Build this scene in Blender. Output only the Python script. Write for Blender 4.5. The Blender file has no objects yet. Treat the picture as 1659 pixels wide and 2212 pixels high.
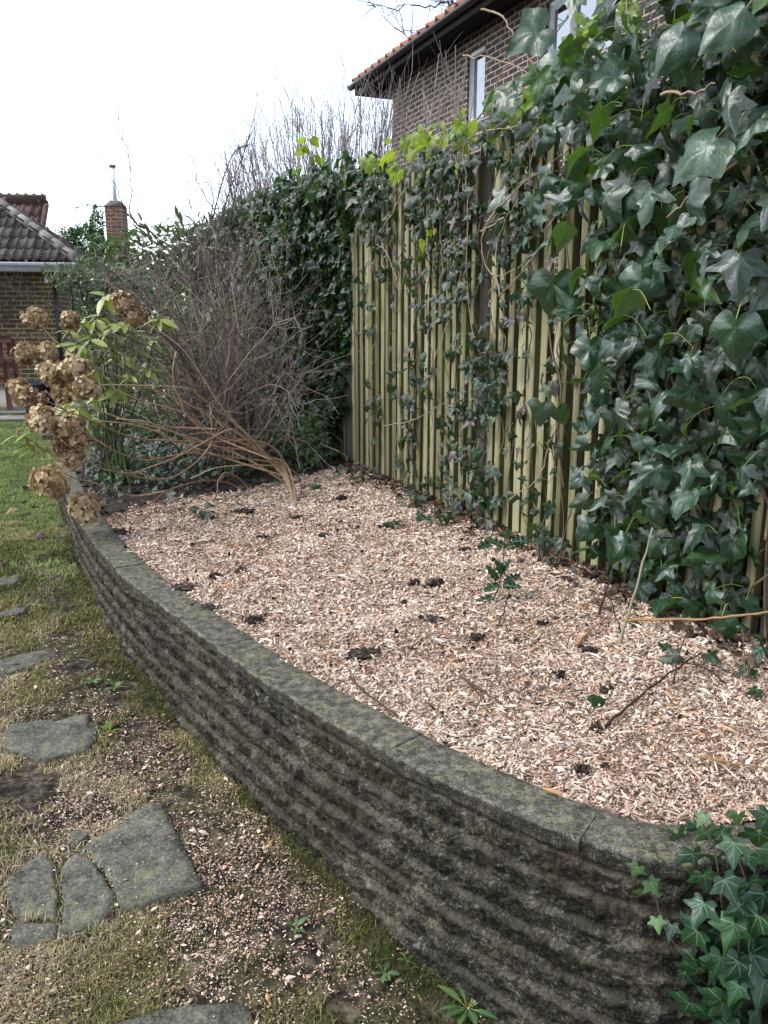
import bpy, math, random
import numpy as np
from mathutils import Vector
random.seed(7); rg = np.random.default_rng(11)
sc = bpy.context.scene
COL = sc.collection

# ------------------------------------------------------------------ camera, sky, sun, exposure
PITCH = math.radians(13.1); CAMZ = 1.5; FPX = 1790.0
cam = bpy.data.cameras.new('camera'); camo = bpy.data.objects.new('camera', cam); COL.objects.link(camo)
cam.sensor_fit = 'VERTICAL'; cam.sensor_height = 36.0; cam.lens = FPX / 2212 * 36
cam.clip_start = 0.05; cam.clip_end = 600
camo.location = (0, 0, CAMZ); camo.rotation_euler = (math.pi / 2 - PITCH, 0, 0)
sc.camera = camo
SUN_EL, SUN_AZ = math.radians(50), math.radians(262)     # azimuth clockwise from +Y
world = bpy.data.worlds.new('World'); sc.world = world; world.use_nodes = True
wn = world.node_tree; wn.nodes.clear()
sky = wn.nodes.new('ShaderNodeTexSky'); sky.sky_type = 'NISHITA'; sky.sun_disc = False
sky.sun_elevation = SUN_EL; sky.sun_rotation = SUN_AZ; sky.dust_density = 1.5; sky.air_density = 1.0
hs = wn.nodes.new('ShaderNodeHueSaturation'); hs.inputs['Saturation'].default_value = 0.6
bg = wn.nodes.new('ShaderNodeBackground'); bg.inputs['Strength'].default_value = 0.15
wo = wn.nodes.new('ShaderNodeOutputWorld')
wn.links.new(sky.outputs[0], hs.inputs['Color']); wn.links.new(hs.outputs[0], bg.inputs[0]); wn.links.new(bg.outputs[0], wo.inputs[0])
sun = bpy.data.lights.new('sun', 'SUN'); sun.energy = 0.9; sun.angle = math.radians(25); sun.color = (1, .97, .92)
suno = bpy.data.objects.new('sun', sun); COL.objects.link(suno)
sd = Vector((math.sin(SUN_AZ) * math.cos(SUN_EL), math.cos(SUN_AZ) * math.cos(SUN_EL), math.sin(SUN_EL)))
suno.rotation_euler = sd.to_track_quat('Z', 'Y').to_euler(); suno.location = (0, -3, 8)
sc.view_settings.view_transform = 'Standard'; sc.view_settings.look = 'None'
sc.view_settings.exposure = 1.58; sc.view_settings.gamma = 1.0
sc.cycles.max_bounces = 6; sc.cycles.diffuse_bounces = 3; sc.cycles.transparent_max_bounces = 4

# ------------------------------------------------------------------ measuring helpers (photo survey -> metres)
_F = np.array([0, math.cos(PITCH), -math.sin(PITCH)]); _U = np.array([0, math.sin(PITCH), math.cos(PITCH)])
CP = np.array([0, 0, CAMZ])
def ray(x, y): return np.array([(x - 829.5) / FPX, 0, 0]) + _U * ((1106 - y) / FPX) + _F
def at(x, y, Y): d = ray(x, y); return CP + d * (Y / d[1])
def onz(x, y, z): d = ray(x, y); return CP + d * ((z - CAMZ) / d[2])
_GY = [-50, .5, 1.6, 1.95, 2.35, 2.95, 3.3, 3.7, 4, 5, 7, 10, 30, 400]
_GZ = [-.3, -.2, -.11, -.045, 0, .035, .06, .1, .15, .21, .27, .33, .4, .4]
def gz(x, y): return np.interp(y, _GY, _GZ)
def ong(x, y, up=0):
    z = 0.
    for _ in range(12): P = onz(x, y, z); z = float(gz(P[0], P[1])) + up
    return P
VPD = ray(61, 690); DF = np.array([VPD[0], VPD[1], 0]); DF /= np.linalg.norm(DF)      # fence direction
FP0 = onz(770, 1005, .5); NF = np.array([-DF[1], DF[0], 0])                            # fence point, normal towards the bed
UP = np.array([0, 0, 1.])
def fpt(s, z, off=0): s = np.asarray(s, float); return FP0 * np.array([1, 1, 0]) + s[..., None] * DF + np.asarray(z, float)[..., None] * UP + np.asarray(off, float)[..., None] * NF
def onf(x, y, off=0.):
    d = ray(x, y); t = ((FP0 + NF * off - CP) @ NF) / (d @ NF); P = CP + d * t
    return np.array([(P - FP0) @ DF, P[2]])

# ------------------------------------------------------------------ numeric noise
def _h(i, j, k, seed):
    n = (i * 374761393 + j * 668265263 + k * 2147483647 + seed * 974634777) & 0xffffffff
    n = ((n ^ (n >> 13)) * 1274126177) & 0xffffffff
    return ((n ^ (n >> 16)) & 0xffff) / 65535.0
def vn(P, scale=1., seed=0):
    P = np.asarray(P, float) * scale; I = np.floor(P).astype(np.int64); f = P - I; f = f * f * (3 - 2 * f); r = 0
    for a in (0, 1):
        for b in (0, 1):
            for c in (0, 1):
                w = (f[..., 0] if a else 1 - f[..., 0]) * (f[..., 1] if b else 1 - f[..., 1]) * (f[..., 2] if c else 1 - f[..., 2])
                r = r + w * _h(I[..., 0] + a, I[..., 1] + b, I[..., 2] + c, seed)
    return r * 2 - 1
def fbm(P, scale, seed=0, o=3):
    r = 0; a = 1.
    for i in range(o): r = r + a * vn(P, scale * 2 ** i, seed + i); a *= .5
    return r

# ------------------------------------------------------------------ mesh builder
class MB:
    def __init__(self): self.V = []; self.T = []; self.Q = []; self.R = []; self.UV = []; self.n = 0
    def add(self, V, T=None, Q=None, rnd=0., uv=None):
        V = np.asarray(V, float).reshape(-1, 3); m = len(V)
        if T is not None and len(T): self.T.append(np.asarray(T, np.int64).reshape(-1, 3) + self.n)
        if Q is not None and len(Q): self.Q.append(np.asarray(Q, np.int64).reshape(-1, 4) + self.n)
        self.V.append(V); self.R.append(np.broadcast_to(np.asarray(rnd, float), (m,)))
        self.UV.append(np.zeros((m, 2)) if uv is None else np.asarray(uv, float).reshape(-1, 2)); self.n += m
    def build(self, name, m, parent=None, smooth=False):
        V = np.concatenate(self.V)
        org = np.zeros(3)
        if parent is None: org = np.array([V[:, 0].mean(), V[:, 1].mean(), V[:, 2].min()])
        T = np.concatenate(self.T) if self.T else np.zeros((0, 3), np.int64)
        Q = np.concatenate(self.Q) if self.Q else np.zeros((0, 4), np.int64)
        me = bpy.data.meshes.new(name); me.vertices.add(len(V)); 
        if parent is not None: org = np.array(parent.location)
        me.vertices.foreach_set('co', (V - org).astype(np.float32).ravel())
        nl = T.size + Q.size; me.loops.add(nl); me.polygons.add(len(T) + len(Q))
        me.loops.foreach_set('vertex_index', np.concatenate([T.ravel(), Q.ravel()]).astype(np.int32))
        st = np.concatenate([np.arange(len(T)) * 3, T.size + np.arange(len(Q)) * 4]).astype(np.int32)
        me.polygons.foreach_set('loop_start', st)
        if smooth: me.polygons.foreach_set('use_smooth', np.ones(len(st), bool))
        a = me.attributes.new('rnd', 'FLOAT', 'POINT'); a.data.foreach_set('value', np.concatenate(self.R).astype(np.float32))
        uv = np.concatenate(self.UV); uv3 = np.zeros((len(uv), 3), np.float32); uv3[:, :2] = uv
        a = me.attributes.new('luv', 'FLOAT_VECTOR', 'POINT'); a.data.foreach_set('vector', uv3.ravel())
        me.update(calc_edges=True); me.validate()
        me.materials.append(m)
        o = bpy.data.objects.new(name, me); COL.objects.link(o)
        if parent is not None: o.parent = parent
        else: o.location = org
        return o
def tag(o, label=None, cat=None, group=None, kind=None):
    for k, v in (('label', label), ('category', cat), ('group', group), ('kind', kind)):
        if v: o[k] = v
    return o
def thing(name, loc, label, cat, group=None):
    o = bpy.data.objects.new(name, None); COL.objects.link(o); o.location = tuple(map(float, loc)); o.empty_display_size = .1
    return tag(o, label, cat, group)
def unit(v): v = np.asarray(v, float); return v / np.maximum(np.linalg.norm(v, axis=-1, keepdims=True), 1e-9)

def tube(mb, P, r, n=5, rnd=0., cap=True):
    P = np.asarray(P, float); k = len(P); r = np.broadcast_to(np.asarray(r, float), (k,))
    d = unit(np.gradient(P, axis=0)); a = np.array([0.31, .17, .93]) if abs(d[0] @ np.array([.31, .17, .93])) < .9 else np.array([1., 0, 0])
    x = unit(np.cross(d, a)); y = np.cross(d, x)
    t = np.arange(n) * 2 * math.pi / n
    V = P[:, None] + r[:, None, None] * (np.cos(t)[None, :, None] * x[:, None] + np.sin(t)[None, :, None] * y[:, None])
    i = np.arange(k - 1)[:, None] * n; j = np.arange(n)[None]; j2 = (j + 1) % n
    Q = np.stack([i + j, i + j2, i + n + j2, i + n + j], -1).reshape(-1, 4)
    L = np.concatenate([[0], np.cumsum(np.linalg.norm(np.diff(P, axis=0), axis=1))])
    uv = np.stack([np.broadcast_to(t / 6.28, (k, n)), np.broadcast_to(L[:, None], (k, n))], -1)
    T = None
    V = V.reshape(-1, 3); uv = uv.reshape(-1, 2)
    if cap:
        V = np.concatenate([V, P[:1], P[-1:]]); uv = np.concatenate([uv, uv[:1], uv[-1:]]); c = k * n
        jj = np.arange(n); T = np.concatenate([np.stack([np.full(n, c), (jj + 1) % n, jj], -1), np.stack([np.full(n, c + 1), (k - 1) * n + jj, (k - 1) * n + (jj + 1) % n], -1)])
    mb.add(V, T, Q, rnd, uv)
def smooth_path(P, m=4):
    P = np.asarray(P, float); Pp = np.concatenate([2 * P[:1] - P[1:2], P, 2 * P[-1:] - P[-2:-1]]); out = []
    t = np.linspace(0, 1, m, endpoint=False)[:, None]
    for i in range(1, len(Pp) - 2):
        a, b, c, d = Pp[i - 1:i + 3]
        out.append(.5 * (2 * b + (c - a) * t + (2 * a - 5 * b + 4 * c - d) * t ** 2 + (3 * b - a - 3 * c + d) * t ** 3))
    out.append(P[-1:]); return np.concatenate(out)
def box(mb, c, ax, ay, az, rnd=0., bev=0.):
    """box centred at c with half-axis vectors ax, ay, az (optionally chamfered)"""
    c, ax, ay, az = map(lambda v: np.asarray(v, float), (c, ax, ay, az))
    if bev <= 0:
        V = [c + i * ax + j * ay + k * az for i in (-1, 1) for j in (-1, 1) for k in (-1, 1)]
        Q = [(0, 1, 3, 2), (4, 6, 7, 5), (0, 4, 5, 1), (2, 3, 7, 6), (0, 2, 6, 4), (1, 5, 7, 3)]
        la = [np.linalg.norm(v) for v in (ax, ay, az)]
        uv = [(i * la[0] + j * la[1], k * la[2]) for i in (-1, 1) for j in (-1, 1) for k in (-1, 1)]
        mb.add(V, None, Q, rnd, uv); return
    bx, by, bz = [max(0, 1 - bev / max(np.linalg.norm(v), 1e-6)) for v in (ax, ay, az)]
    V = []; idx = {}
    for i in (-1, 1):
        for j in (-1, 1):
            for k in (-1, 1):
                for f in range(3):
                    idx[i, j, k, f] = len(V)
                    V.append(c + i * ax * (1 if f == 0 else bx) + j * ay * (1 if f == 1 else by) + k * az * (1 if f == 2 else bz))
    Q = []; T = []
    for s in (-1, 1):
        Q += [[idx[s, a, b, 0] for a, b in ((-1, -1), (-1, 1), (1, 1), (1, -1))], [idx[a, s, b, 1] for a, b in ((-1, -1), (-1, 1), (1, 1), (1, -1))], [idx[a, b, s, 2] for a, b in ((-1, -1), (-1, 1), (1, 1), (1, -1))]]
        for t in (-1, 1):
            Q += [[idx[s, t, -1, 0], idx[s, t, 1, 0], idx[s, t, 1, 1], idx[s, t, -1, 1]], [idx[s, -1, t, 0], idx[s, 1, t, 0], idx[s, 1, t, 2], idx[s, -1, t, 2]], [idx[-1, s, t, 1], idx[1, s, t, 1], idx[1, s, t, 2], idx[-1, s, t, 2]]]
            for u in (-1, 1): T.append([idx[s, t, u, f] for f in range(3)])
    L = [np.linalg.norm(v) for v in (ax, ay, az)]
    uv = [((v - c) @ unit(ax) + (v - c) @ unit(ay), (v - c) @ unit(az)) for v in V]
    mb.add(V, T, Q, rnd, uv)
def grid(mb, V, rnd=0., uv=None):
    a, b = V.shape[:2]; i = np.arange(a - 1)[:, None] * b; j = np.arange(b - 1)[None]
    mb.add(V.reshape(-1, 3), None, np.stack([i + j, i + j + 1, i + b + j + 1, i + b + j], -1).reshape(-1, 4), rnd if np.isscalar(rnd) else np.asarray(rnd).ravel(), None if uv is None else uv.reshape(-1, 2))
def inst(mb, tm, pos, tip, nor, scale, rnd, var=0.):
    V, T, Q, uv = tm; pos = np.atleast_2d(pos); m = len(pos)
    tip = unit(np.broadcast_to(tip, (m, 3))); nor = np.broadcast_to(nor, (m, 3)); x = unit(np.cross(tip, nor)); z = np.cross(x, tip)
    s = np.broadcast_to(np.asarray(scale, float), (m,))[:, None, None]
    vx, vy, vz = [np.broadcast_to(V[None, :, i:i + 1], (m, len(V), 1)) for i in (0, 1, 2)]
    if var:
        g = lambda a: rg.normal(0, a * var, (m, 1, 1)); vz = vz + g(.22) * vy ** 2 + g(.3) * vx * vy + g(.25) * np.abs(vx) + .05 * var * np.sin(vx * 8 + g(3)) * np.sin(vy * 7 + g(3)); vx = vx * (1 + g(.16)) + g(.15) * vy ** 2; vy = vy * (1 + g(.10))
    W = pos[:, None] + s * (vx * x[:, None] + vy * tip[:, None] + vz * z[:, None])
    k = len(V); o = (np.arange(m) * k)[:, None, None]
    mb.add(W, (T[None] + o).reshape(-1, 3) if len(T) else None, (Q[None] + o).reshape(-1, 4) if len(Q) else None, np.repeat(np.broadcast_to(rnd, (m,)), k), np.tile(uv, (m, 1)))

# ------------------------------------------------------------------ materials
class NT:
    def __init__(self, name):
        self.m = bpy.data.materials.new(name); self.m.use_nodes = True; self.t = self.m.node_tree
        self.p = self.t.nodes['Principled BSDF']; self.out = self.t.nodes['Material Output']
    def n(self, typ, ins=None, **kw):
        x = self.t.nodes.new(typ)
        for k, v in kw.items(): setattr(x, k, v)
        for k, v in (ins or {}).items():
            if hasattr(v, 'is_output'): self.t.links.new(v, x.inputs[k])
            else: x.inputs[k].default_value = v
        return x
    def attr(self, a='rnd'): return self.n('ShaderNodeAttribute', attribute_name=a)
    def obj(self): return self.n('ShaderNodeTexCoord').outputs['Object']
    def noise(self, scale, vec=None, detail=4, rough=.6, dist=0.):
        return self.n('ShaderNodeTexNoise', {'Scale': scale, 'Detail': detail, 'Roughness': rough, 'Distortion': dist, **({'Vector': vec} if vec is not None else {'Vector': self.obj()})}).outputs[0]
    def ramp(self, fac, stops):
        r = self.n('ShaderNodeValToRGB', {'Fac': fac}); e = r.color_ramp.elements
        while len(e) > 1: e.remove(e[-1])
        for i, (p, c) in enumerate(stops):
            q = e[0] if i == 0 else e.new(p)
            q.position = p; q.color = (*c, 1) if not np.isscalar(c) else (c, c, c, 1)
        return r.outputs[0]
    def mix(self, f, a, b, mode='MIX'):
        x = self.n('ShaderNodeMix', data_type='RGBA', blend_type=mode)
        for s, v in ((0, f), (6, a), (7, b)):
            if hasattr(v, 'is_output'): self.t.links.new(v, x.inputs[s])
            else: x.inputs[s].default_value = v if np.isscalar(v) else (*v, 1)
        return x.outputs[2]
    def math(self, op, a, b=0., clamp=False):
        x = self.n('ShaderNodeMath', {0: a, 1: b}, operation=op, use_clamp=clamp); return x.outputs[0]
    def mapping(self, vec, scale=(1, 1, 1)): return self.n('ShaderNodeMapping', {'Vector': vec, 'Scale': scale}).outputs[0]
    def done(self, color=None, rough=.8, bump=None, bs=.3, bd=.01, spec=.3, transl=None, tf=.3):
        p = self.p
        for k, v in (('Base Color', color), ('Roughness', rough)):
            if v is None: continue
            if hasattr(v, 'is_output'): self.t.links.new(v, p.inputs[k])
            else: p.inputs[k].default_value = v if np.isscalar(v) else (*v, 1)
        p.inputs['Specular IOR Level'].default_value = spec
        if bump is not None:
            b = self.n('ShaderNodeBump', {'Height': bump, 'Strength': bs, 'Distance': bd}); self.t.links.new(b.outputs[0], p.inputs['Normal'])
        if transl is not None:
            tr = self.n('ShaderNodeBsdfTranslucent', {'Color': transl if hasattr(transl, 'is_output') else (*transl, 1)})
            mx = self.n('ShaderNodeMixShader', {0: tf, 1: p.outputs[0], 2: tr.outputs[0]}); self.t.links.new(mx.outputs[0], self.out.inputs[0])
        return self.m
def simple(name, c, rough=.7, var=.35, scale=12., spec=.3, bs=.2):
    k = NT(name); n = k.noise(scale, detail=5); a = k.attr().outputs['Fac']
    f = k.math('ADD', k.math('MULTIPLY', n, .7), k.math('MULTIPLY', a, .3))
    return k.done(k.ramp(f, [(.25, tuple(v * (1 - var) for v in c)), (.75, tuple(min(1, v * (1 + var)) for v in c))]), rough, n, bs, .004, spec)

def leaf_mat(name, stops, back, trans, vein=(.2, .3, .12), vs=.7, rough=.34, tf=.22, angles=(90, 48, 132, 5, 175), spec=.5):
    """leaf: tint by the leaf's own random number, veins from leaf coordinates, paler underside, light passing through"""
    k = NT(name); r = k.attr().outputs['Fac']; base = k.ramp(r, stops)
    sep = k.n('ShaderNodeSeparateXYZ', {0: k.attr('luv').outputs['Vector']}); u, v = sep.outputs[0], sep.outputs[1]
    vm = None
    for a in angles:
        ca, sa = math.cos(math.radians(a)), math.sin(math.radians(a))
        v0 = k.math('SUBTRACT', v, .0)
        along = k.math('ADD', k.math('MULTIPLY', u, ca), k.math('MULTIPLY', v0, sa))
        perp = k.math('ABSOLUTE', k.math('SUBTRACT', k.math('MULTIPLY', u, sa), k.math('MULTIPLY', v0, ca)))
        w = k.math('MULTIPLY_ADD', along, -.016); w.node.inputs[2].default_value = .022
        s = k.math('MULTIPLY', k.math('LESS_THAN', perp, w), k.math('GREATER_THAN', along, 0.))
        vm = s if vm is None else k.math('MAXIMUM', vm, s)
    nz = k.noise(30, k.attr('luv').outputs['Vector'], 3)
    base = k.mix(k.math('MULTIPLY', nz, .35), base, tuple(x * .45 for x in stops[len(stops) // 2][1]))
    top = k.mix(k.math('MULTIPLY', vm, vs), base, vein)
    bf = k.n('ShaderNodeNewGeometry').outputs['Backfacing']
    c = k.mix(bf, top, back)
    ro = k.math('MULTIPLY_ADD', nz, .2); ro.node.inputs[2].default_value = rough - .1
    bmp = k.math('SUBTRACT', k.noise(9, k.attr('luv').outputs['Vector'], 2), k.math('MULTIPLY', vm, .3))
    return k.done(c, ro, bmp, .2, .01, spec, transl=k.mix(r, trans, tuple(x * .6 for x in trans)), tf=tf)

M = {}
IV = [(0, (.003, .011, .006)), (.35, (.009, .031, .015)), (.7, (.018, .056, .024)), (.86, (.022, .062, .018)), (.93, (.10, .19, .03)), (1, (.20, .30, .045))]
M['ivy'] = leaf_mat('ivy_leaf', IV, (.07, .13, .04), (.16, .34, .03), vein=(.07, .12, .065), vs=.42, rough=.37, spec=.7, tf=.16)
IVS = [(0, (.005, .012, .007)), (.5, (.008, .024, .010)), (.8, (.016, .044, .014)), (.88, (.04, .08, .025)), (.92, (.08, .055, .065)), (1, (.12, .085, .10))]
M['ivy_small'] = leaf_mat('ivy_small_leaf', IVS, (.06, .10, .045), (.12, .26, .03), vein=(.08, .13, .08), vs=.4, rough=.38, spec=.45, tf=.15)
M['ivy_veined'] = leaf_mat('ivy_veined_leaf', [(0, (.006, .022, .009)), (.6, (.018, .058, .022)), (1, (.05, .13, .035))], (.06, .11, .05), (.12, .28, .04), vein=(.16, .25, .14), vs=.6, rough=.38, tf=.15)
M['ivy_lime'] = leaf_mat('ivy_backlit_young_leaf', [(0, (.07, .15, .02)), (.5, (.15, .24, .03)), (1, (.26, .33, .05))], (.2, .28, .06), (.42, .55, .06), vein=(.3, .36, .12), tf=.45)  # brighter yellow-green, backlight on fence-top leaves painted in, also young growth
M['rhodo'] = leaf_mat('rhododendron_leaf', [(0, (.13, .17, .03)), (.6, (.25, .30, .06)), (.93, (.36, .38, .11)), (1, (.5, .35, .03))], (.2, .25, .09), (.35, .45, .06), vein=(.32, .36, .14), angles=(90,), tf=.25)
M['laurel'] = leaf_mat('laurel_leaf', [(0, (.02, .05, .018)), (.6, (.05, .11, .03)), (1, (.1, .17, .05))], (.07, .11, .05), (.16, .28, .05), angles=(90,), rough=.4)
M['smallleaf'] = leaf_mat('small_evergreen_leaf', [(0, (.03, .055, .028)), (.6, (.07, .11, .06)), (1, (.13, .18, .10))], (.1, .14, .08), (.18, .26, .08), angles=(90,), rough=.5)
M['holly'] = leaf_mat('holly_leaf', [(0, (.012, .035, .016)), (1, (.025, .065, .03))], (.06, .11, .05), (.1, .2, .04), angles=(90,), rough=.28)
M['weed'] = leaf_mat('weed_leaf', [(0, (.04, .09, .03)), (.6, (.07, .15, .05)), (1, (.14, .22, .05))], (.09, .14, .06), (.2, .35, .05), angles=(90, 50, 130), rough=.5)
M['deadleaf'] = leaf_mat('dead_leaf', [(0, (.012, .009, .007)), (.5, (.035, .02, .012)), (.8, (.12, .06, .03)), (1, (.3, .18, .09))], (.09, .06, .04), (.1, .05, .02), vein=(.08, .05, .03), rough=.6, tf=.1)
M['floret'] = leaf_mat('dried_floret', [(0, (.11, .066, .04)), (.25, (.26, .16, .08)), (.55, (.49, .345, .19)), (1, (.76, .60, .38))], (.30, .20, .11), (.45, .30, .15), vein=(.2, .12, .06), vs=.35, angles=(90, 60, 120), rough=.7, tf=.3, spec=.15)
def bark(name, stops, scale=40, rough=.75):
    k = NT(name); a = k.attr().outputs['Fac']; n = k.noise(scale, detail=4)
    return k.done(k.ramp(k.math('ADD', k.math('MULTIPLY', n, .5), k.math('MULTIPLY', a, .5)), stops), rough, n, .4, .003, .25)
M['twig'] = bark('grey_purple_twig', [(.2, (.05, .036, .032)), (.44, (.11, .08, .072)), (.6, (.24, .19, .155)), (.82, (.44, .38, .30))])
M['twigfar'] = bark('glare_pale_twig', [(.2, (.15, .12, .115)), (.6, (.25, .205, .195)), (.9, (.38, .325, .3))])  # twigs paled towards grey, sky glare put into their colour
M['hydstem'] = bark('hydrangea_stem', [(.2, (.12, .065, .045)), (.45, (.23, .14, .085)), (.7, (.42, .325, .205)), (1, (.5, .43, .23))])
M['ivystem'] = bark('ivy_stem', [(.2, (.06, .04, .03)), (.6, (.17, .12, .08)), (.95, (.42, .36, .25))])
M['petiole'] = bark('green_leaf_stalk', [(.2, (.10, .13, .03)), (.8, (.28, .32, .09))])
M['stick'] = bark('fallen_stick', [(.2, (.022, .014, .011)), (.6, (.06, .036, .026)), (.95, (.14, .09, .06))])
M['cane'] = bark('grey_green_cane', [(.2, (.10, .10, .06)), (.8, (.24, .23, .15))])
M['tan'] = bark('tan_branch', [(.2, (.22, .12, .055)), (.8, (.42, .26, .12))])
M['rose'] = bark('dark_shoot', [(.2, (.03, .02, .022)), (.8, (.09, .06, .06))])

def stone(name, cols, lichen, lf=(.55, .7), scale=14, bs=.5, pits=True):
    k = NT(name); o = k.obj(); n1 = k.noise(scale, o, 8, .7); n2 = k.noise(scale * .25, o, 4, .6); n3 = k.noise(scale * 8, o, 3, .8)
    c = k.ramp(k.math('ADD', k.math('MULTIPLY', n1, .55), k.math('MULTIPLY', n3, .45)), cols)
    if lichen:
        l = k.ramp(k.math('ADD', k.math('MULTIPLY', k.noise(scale * 2.2, o, 5, .65), .7), k.math('MULTIPLY', n2, .3)), [(lf[0], 0.), (lf[1], 1.)])
        c = k.mix(k.math('MULTIPLY', l, .8), c, lichen)
        w = k.ramp(k.noise(scale * 1.4, k.mapping(o, (1.3, 1.1, .9)), 6, .7), [(.70, 0.), (.74, 1.)])
        c = k.mix(k.math('MULTIPLY', w, .6), c, (.34, .35, .30))
    if name == 'coping_stone':       # the front edge and underside are darker and browner than the top
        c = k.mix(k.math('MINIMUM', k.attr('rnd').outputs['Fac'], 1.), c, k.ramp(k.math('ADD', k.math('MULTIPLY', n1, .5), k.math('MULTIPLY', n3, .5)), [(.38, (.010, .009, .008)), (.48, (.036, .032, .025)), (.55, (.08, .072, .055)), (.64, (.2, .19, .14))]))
    return k.done(c, .92, k.math('ADD', n1, k.math('MULTIPLY', n3, .6)), bs, .012, .15)
M['coping'] = stone('coping_stone', [(.38, (.022, .021, .017)), (.47, (.075, .072, .058)), (.54, (.14, .133, .108)), (.62, (.29, .275, .22))], (.23, .215, .095), (.522, .60), 30, .7)
k = NT('wall_block'); o = k.obj(); n1 = k.noise(11, o, 8, .7); n3 = k.noise(120, o, 3, .8); n2 = k.noise(3.2, o, 4)
c = k.ramp(k.math('ADD', k.math('MULTIPLY', n1, .5), k.math('MULTIPLY', n3, .5)), [(.38, (.006, .005, .004)), (.47, (.024, .022, .018)), (.54, (.068, .061, .047)), (.63, (.24, .22, .17))])
c = k.mix(k.ramp(n2, [(.45, 0.), (.7, .35)]), c, (.09, .062, .038))
ledge_light_jt = k.attr('rnd').outputs['Fac']                    # skylight on course ledges painted pale, with mortar in upright joints
c = k.mix(k.math('MULTIPLY', ledge_light_jt, k.ramp(k.noise(16, o, 5, .7), [(.40, 0.), (.60, .42)])), c, (.15, .135, .10))
c = k.mix(k.ramp(k.noise(19, o, 5, .7), [(.62, 0.), (.66, .6)]), c, (.24, .255, .22))
M['wallblock'] = k.done(c, .95, k.math('ADD', n1, k.math('MULTIPLY', n3, .8)), .95, .02, .12)
M['slab'] = stone('paving_slab', [(.37, (.03, .03, .025)), (.48, (.080, .080, .064)), (.56, (.13, .128, .10)), (.65, (.22, .205, .16))], (.15, .145, .075), (.53, .64), 13, .45)
M['patio'] = stone('patio_slab', [(.3, (.14, .135, .12)), (.7, (.28, .27, .24))], None, scale=4, bs=.2)
k = NT('soil'); n = k.noise(40, detail=6, rough=.75)
M['soil'] = k.done(k.ramp(n, [(.36, (.010, .008, .006)), (.5, (.038, .029, .022)), (.62, (.12, .095, .072))]), .95, n, .8, .012, .2)
k = NT('litter_soil'); n = k.noise(22, detail=8, rough=.75)
M['littersoil'] = k.done(k.ramp(n, [(.3, (.008, .007, .006)), (.55, (.03, .024, .019)), (.75, (.09, .07, .055))]), .95, n, .8, .015, .2)
k = NT('chip_fines'); n = k.noise(60, detail=8, rough=.8); n2 = k.noise(4, detail=3)
M['fines'] = k.done(k.mix(k.ramp(n2, [(.4, 0.), (.75, .5)]), k.ramp(n, [(.3, (.06, .04, .03)), (.5, (.25, .165, .115)), (.7, (.5, .39, .3))]), (.09, .06, .045)), .95, n, .8, .01, .15)
k = NT('wood_chip'); a = k.attr().outputs['Fac']; g = k.noise(1, k.mapping(k.attr('luv').outputs['Vector'], (40, 3, 1)), 3)
c = k.ramp(a, [(0, (.035, .024, .018)), (.07, (.11, .065, .042)), (.2, (.27, .185, .135)), (.4, (.49, .365, .275)), (.6, (.62, .485, .38)), (.74, (.72, .595, .485)), (.87, (.80, .71, .60)), (.93, (.62, .38, .28)), (.975, (.52, .27, .12)), (1, (.45, .19, .07))])
c = k.mix(k.math('MULTIPLY', g, .3), c, (.25, .15, .1))
M['chip'] = k.done(c, .85, g, .3, .002, .2)
k = NT('lawn_ground'); o = k.obj(); n1 = k.noise(2.2, o, 5, .65); n2 = k.noise(28, o, 8, .75); n3 = k.noise(9, o, 4, .7)
c = k.ramp(n2, [(.4, (.010, .008, .006)), (.5, (.036, .029, .021)), (.62, (.13, .105, .075))])
c = k.mix(k.ramp(k.math('ADD', k.math('MULTIPLY', n1, .6), k.math('MULTIPLY', n3, .4)), [(.47, 0.), (.6, .8)]), c, k.ramp(n2, [(.4, (.02, .022, .008)), (.6, (.10, .095, .04))]))
M['ground'] = k.done(c, .95, n2, .8, .012, .15)
k = NT('grass_blade'); a = k.attr().outputs['Fac']
c = k.ramp(a, [(0, (.02, .03, .01)), (.22, (.045, .052, .014)), (.40, (.11, .12, .028)), (.56, (.22, .205, .065)), (.72, (.34, .28, .15)), (1, (.52, .43, .28))])
M['moss'] = k.done(c, .75, spec=.2, transl=(.2, .2, .07), tf=.2)
k = NT('lawn_blade'); a = k.attr().outputs['Fac']
c = k.ramp(a, [(0, (.09, .12, .035)), (.5, (.19, .24, .08)), (.85, (.31, .36, .15)), (1, (.46, .42, .24))])
M['grass'] = k.done(c, .6, spec=.3, transl=(.25, .4, .06), tf=.3)
k = NT('fence_timber'); uvv = k.attr('luv').outputs['Vector']; a = k.attr().outputs['Fac']; o = k.obj()
g = k.noise(1, k.mapping(o, (60, 60, 2.2)), 6, .65, .4); g2 = k.noise(1, k.mapping(o, (9, 9, 1.4)), 4)
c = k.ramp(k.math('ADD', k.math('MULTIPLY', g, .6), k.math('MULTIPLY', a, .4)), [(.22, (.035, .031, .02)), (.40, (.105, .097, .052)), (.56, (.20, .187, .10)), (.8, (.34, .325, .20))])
c = k.mix(k.ramp(g2, [(.52, 0.), (.7, .6)]), c, (.13, .15, .03)); c = k.mix(k.ramp(k.noise(1, k.mapping(o, (26, 26, 1.7)), 5, .7), [(.6, 0.), (.68, .8)]), c, (.045, .035, .02))
M['timber'] = k.done(c, .85, g, .5, .004, .2)
M['timbershade'] = simple('gap_shade_timber', (.03, .025, .016), .9, .5, 14)  # back slats and rails near black, shade in the gaps painted in
M['concrete'] = simple('grey_post', (.17, .16, .14), .95, .4, 30)
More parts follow.
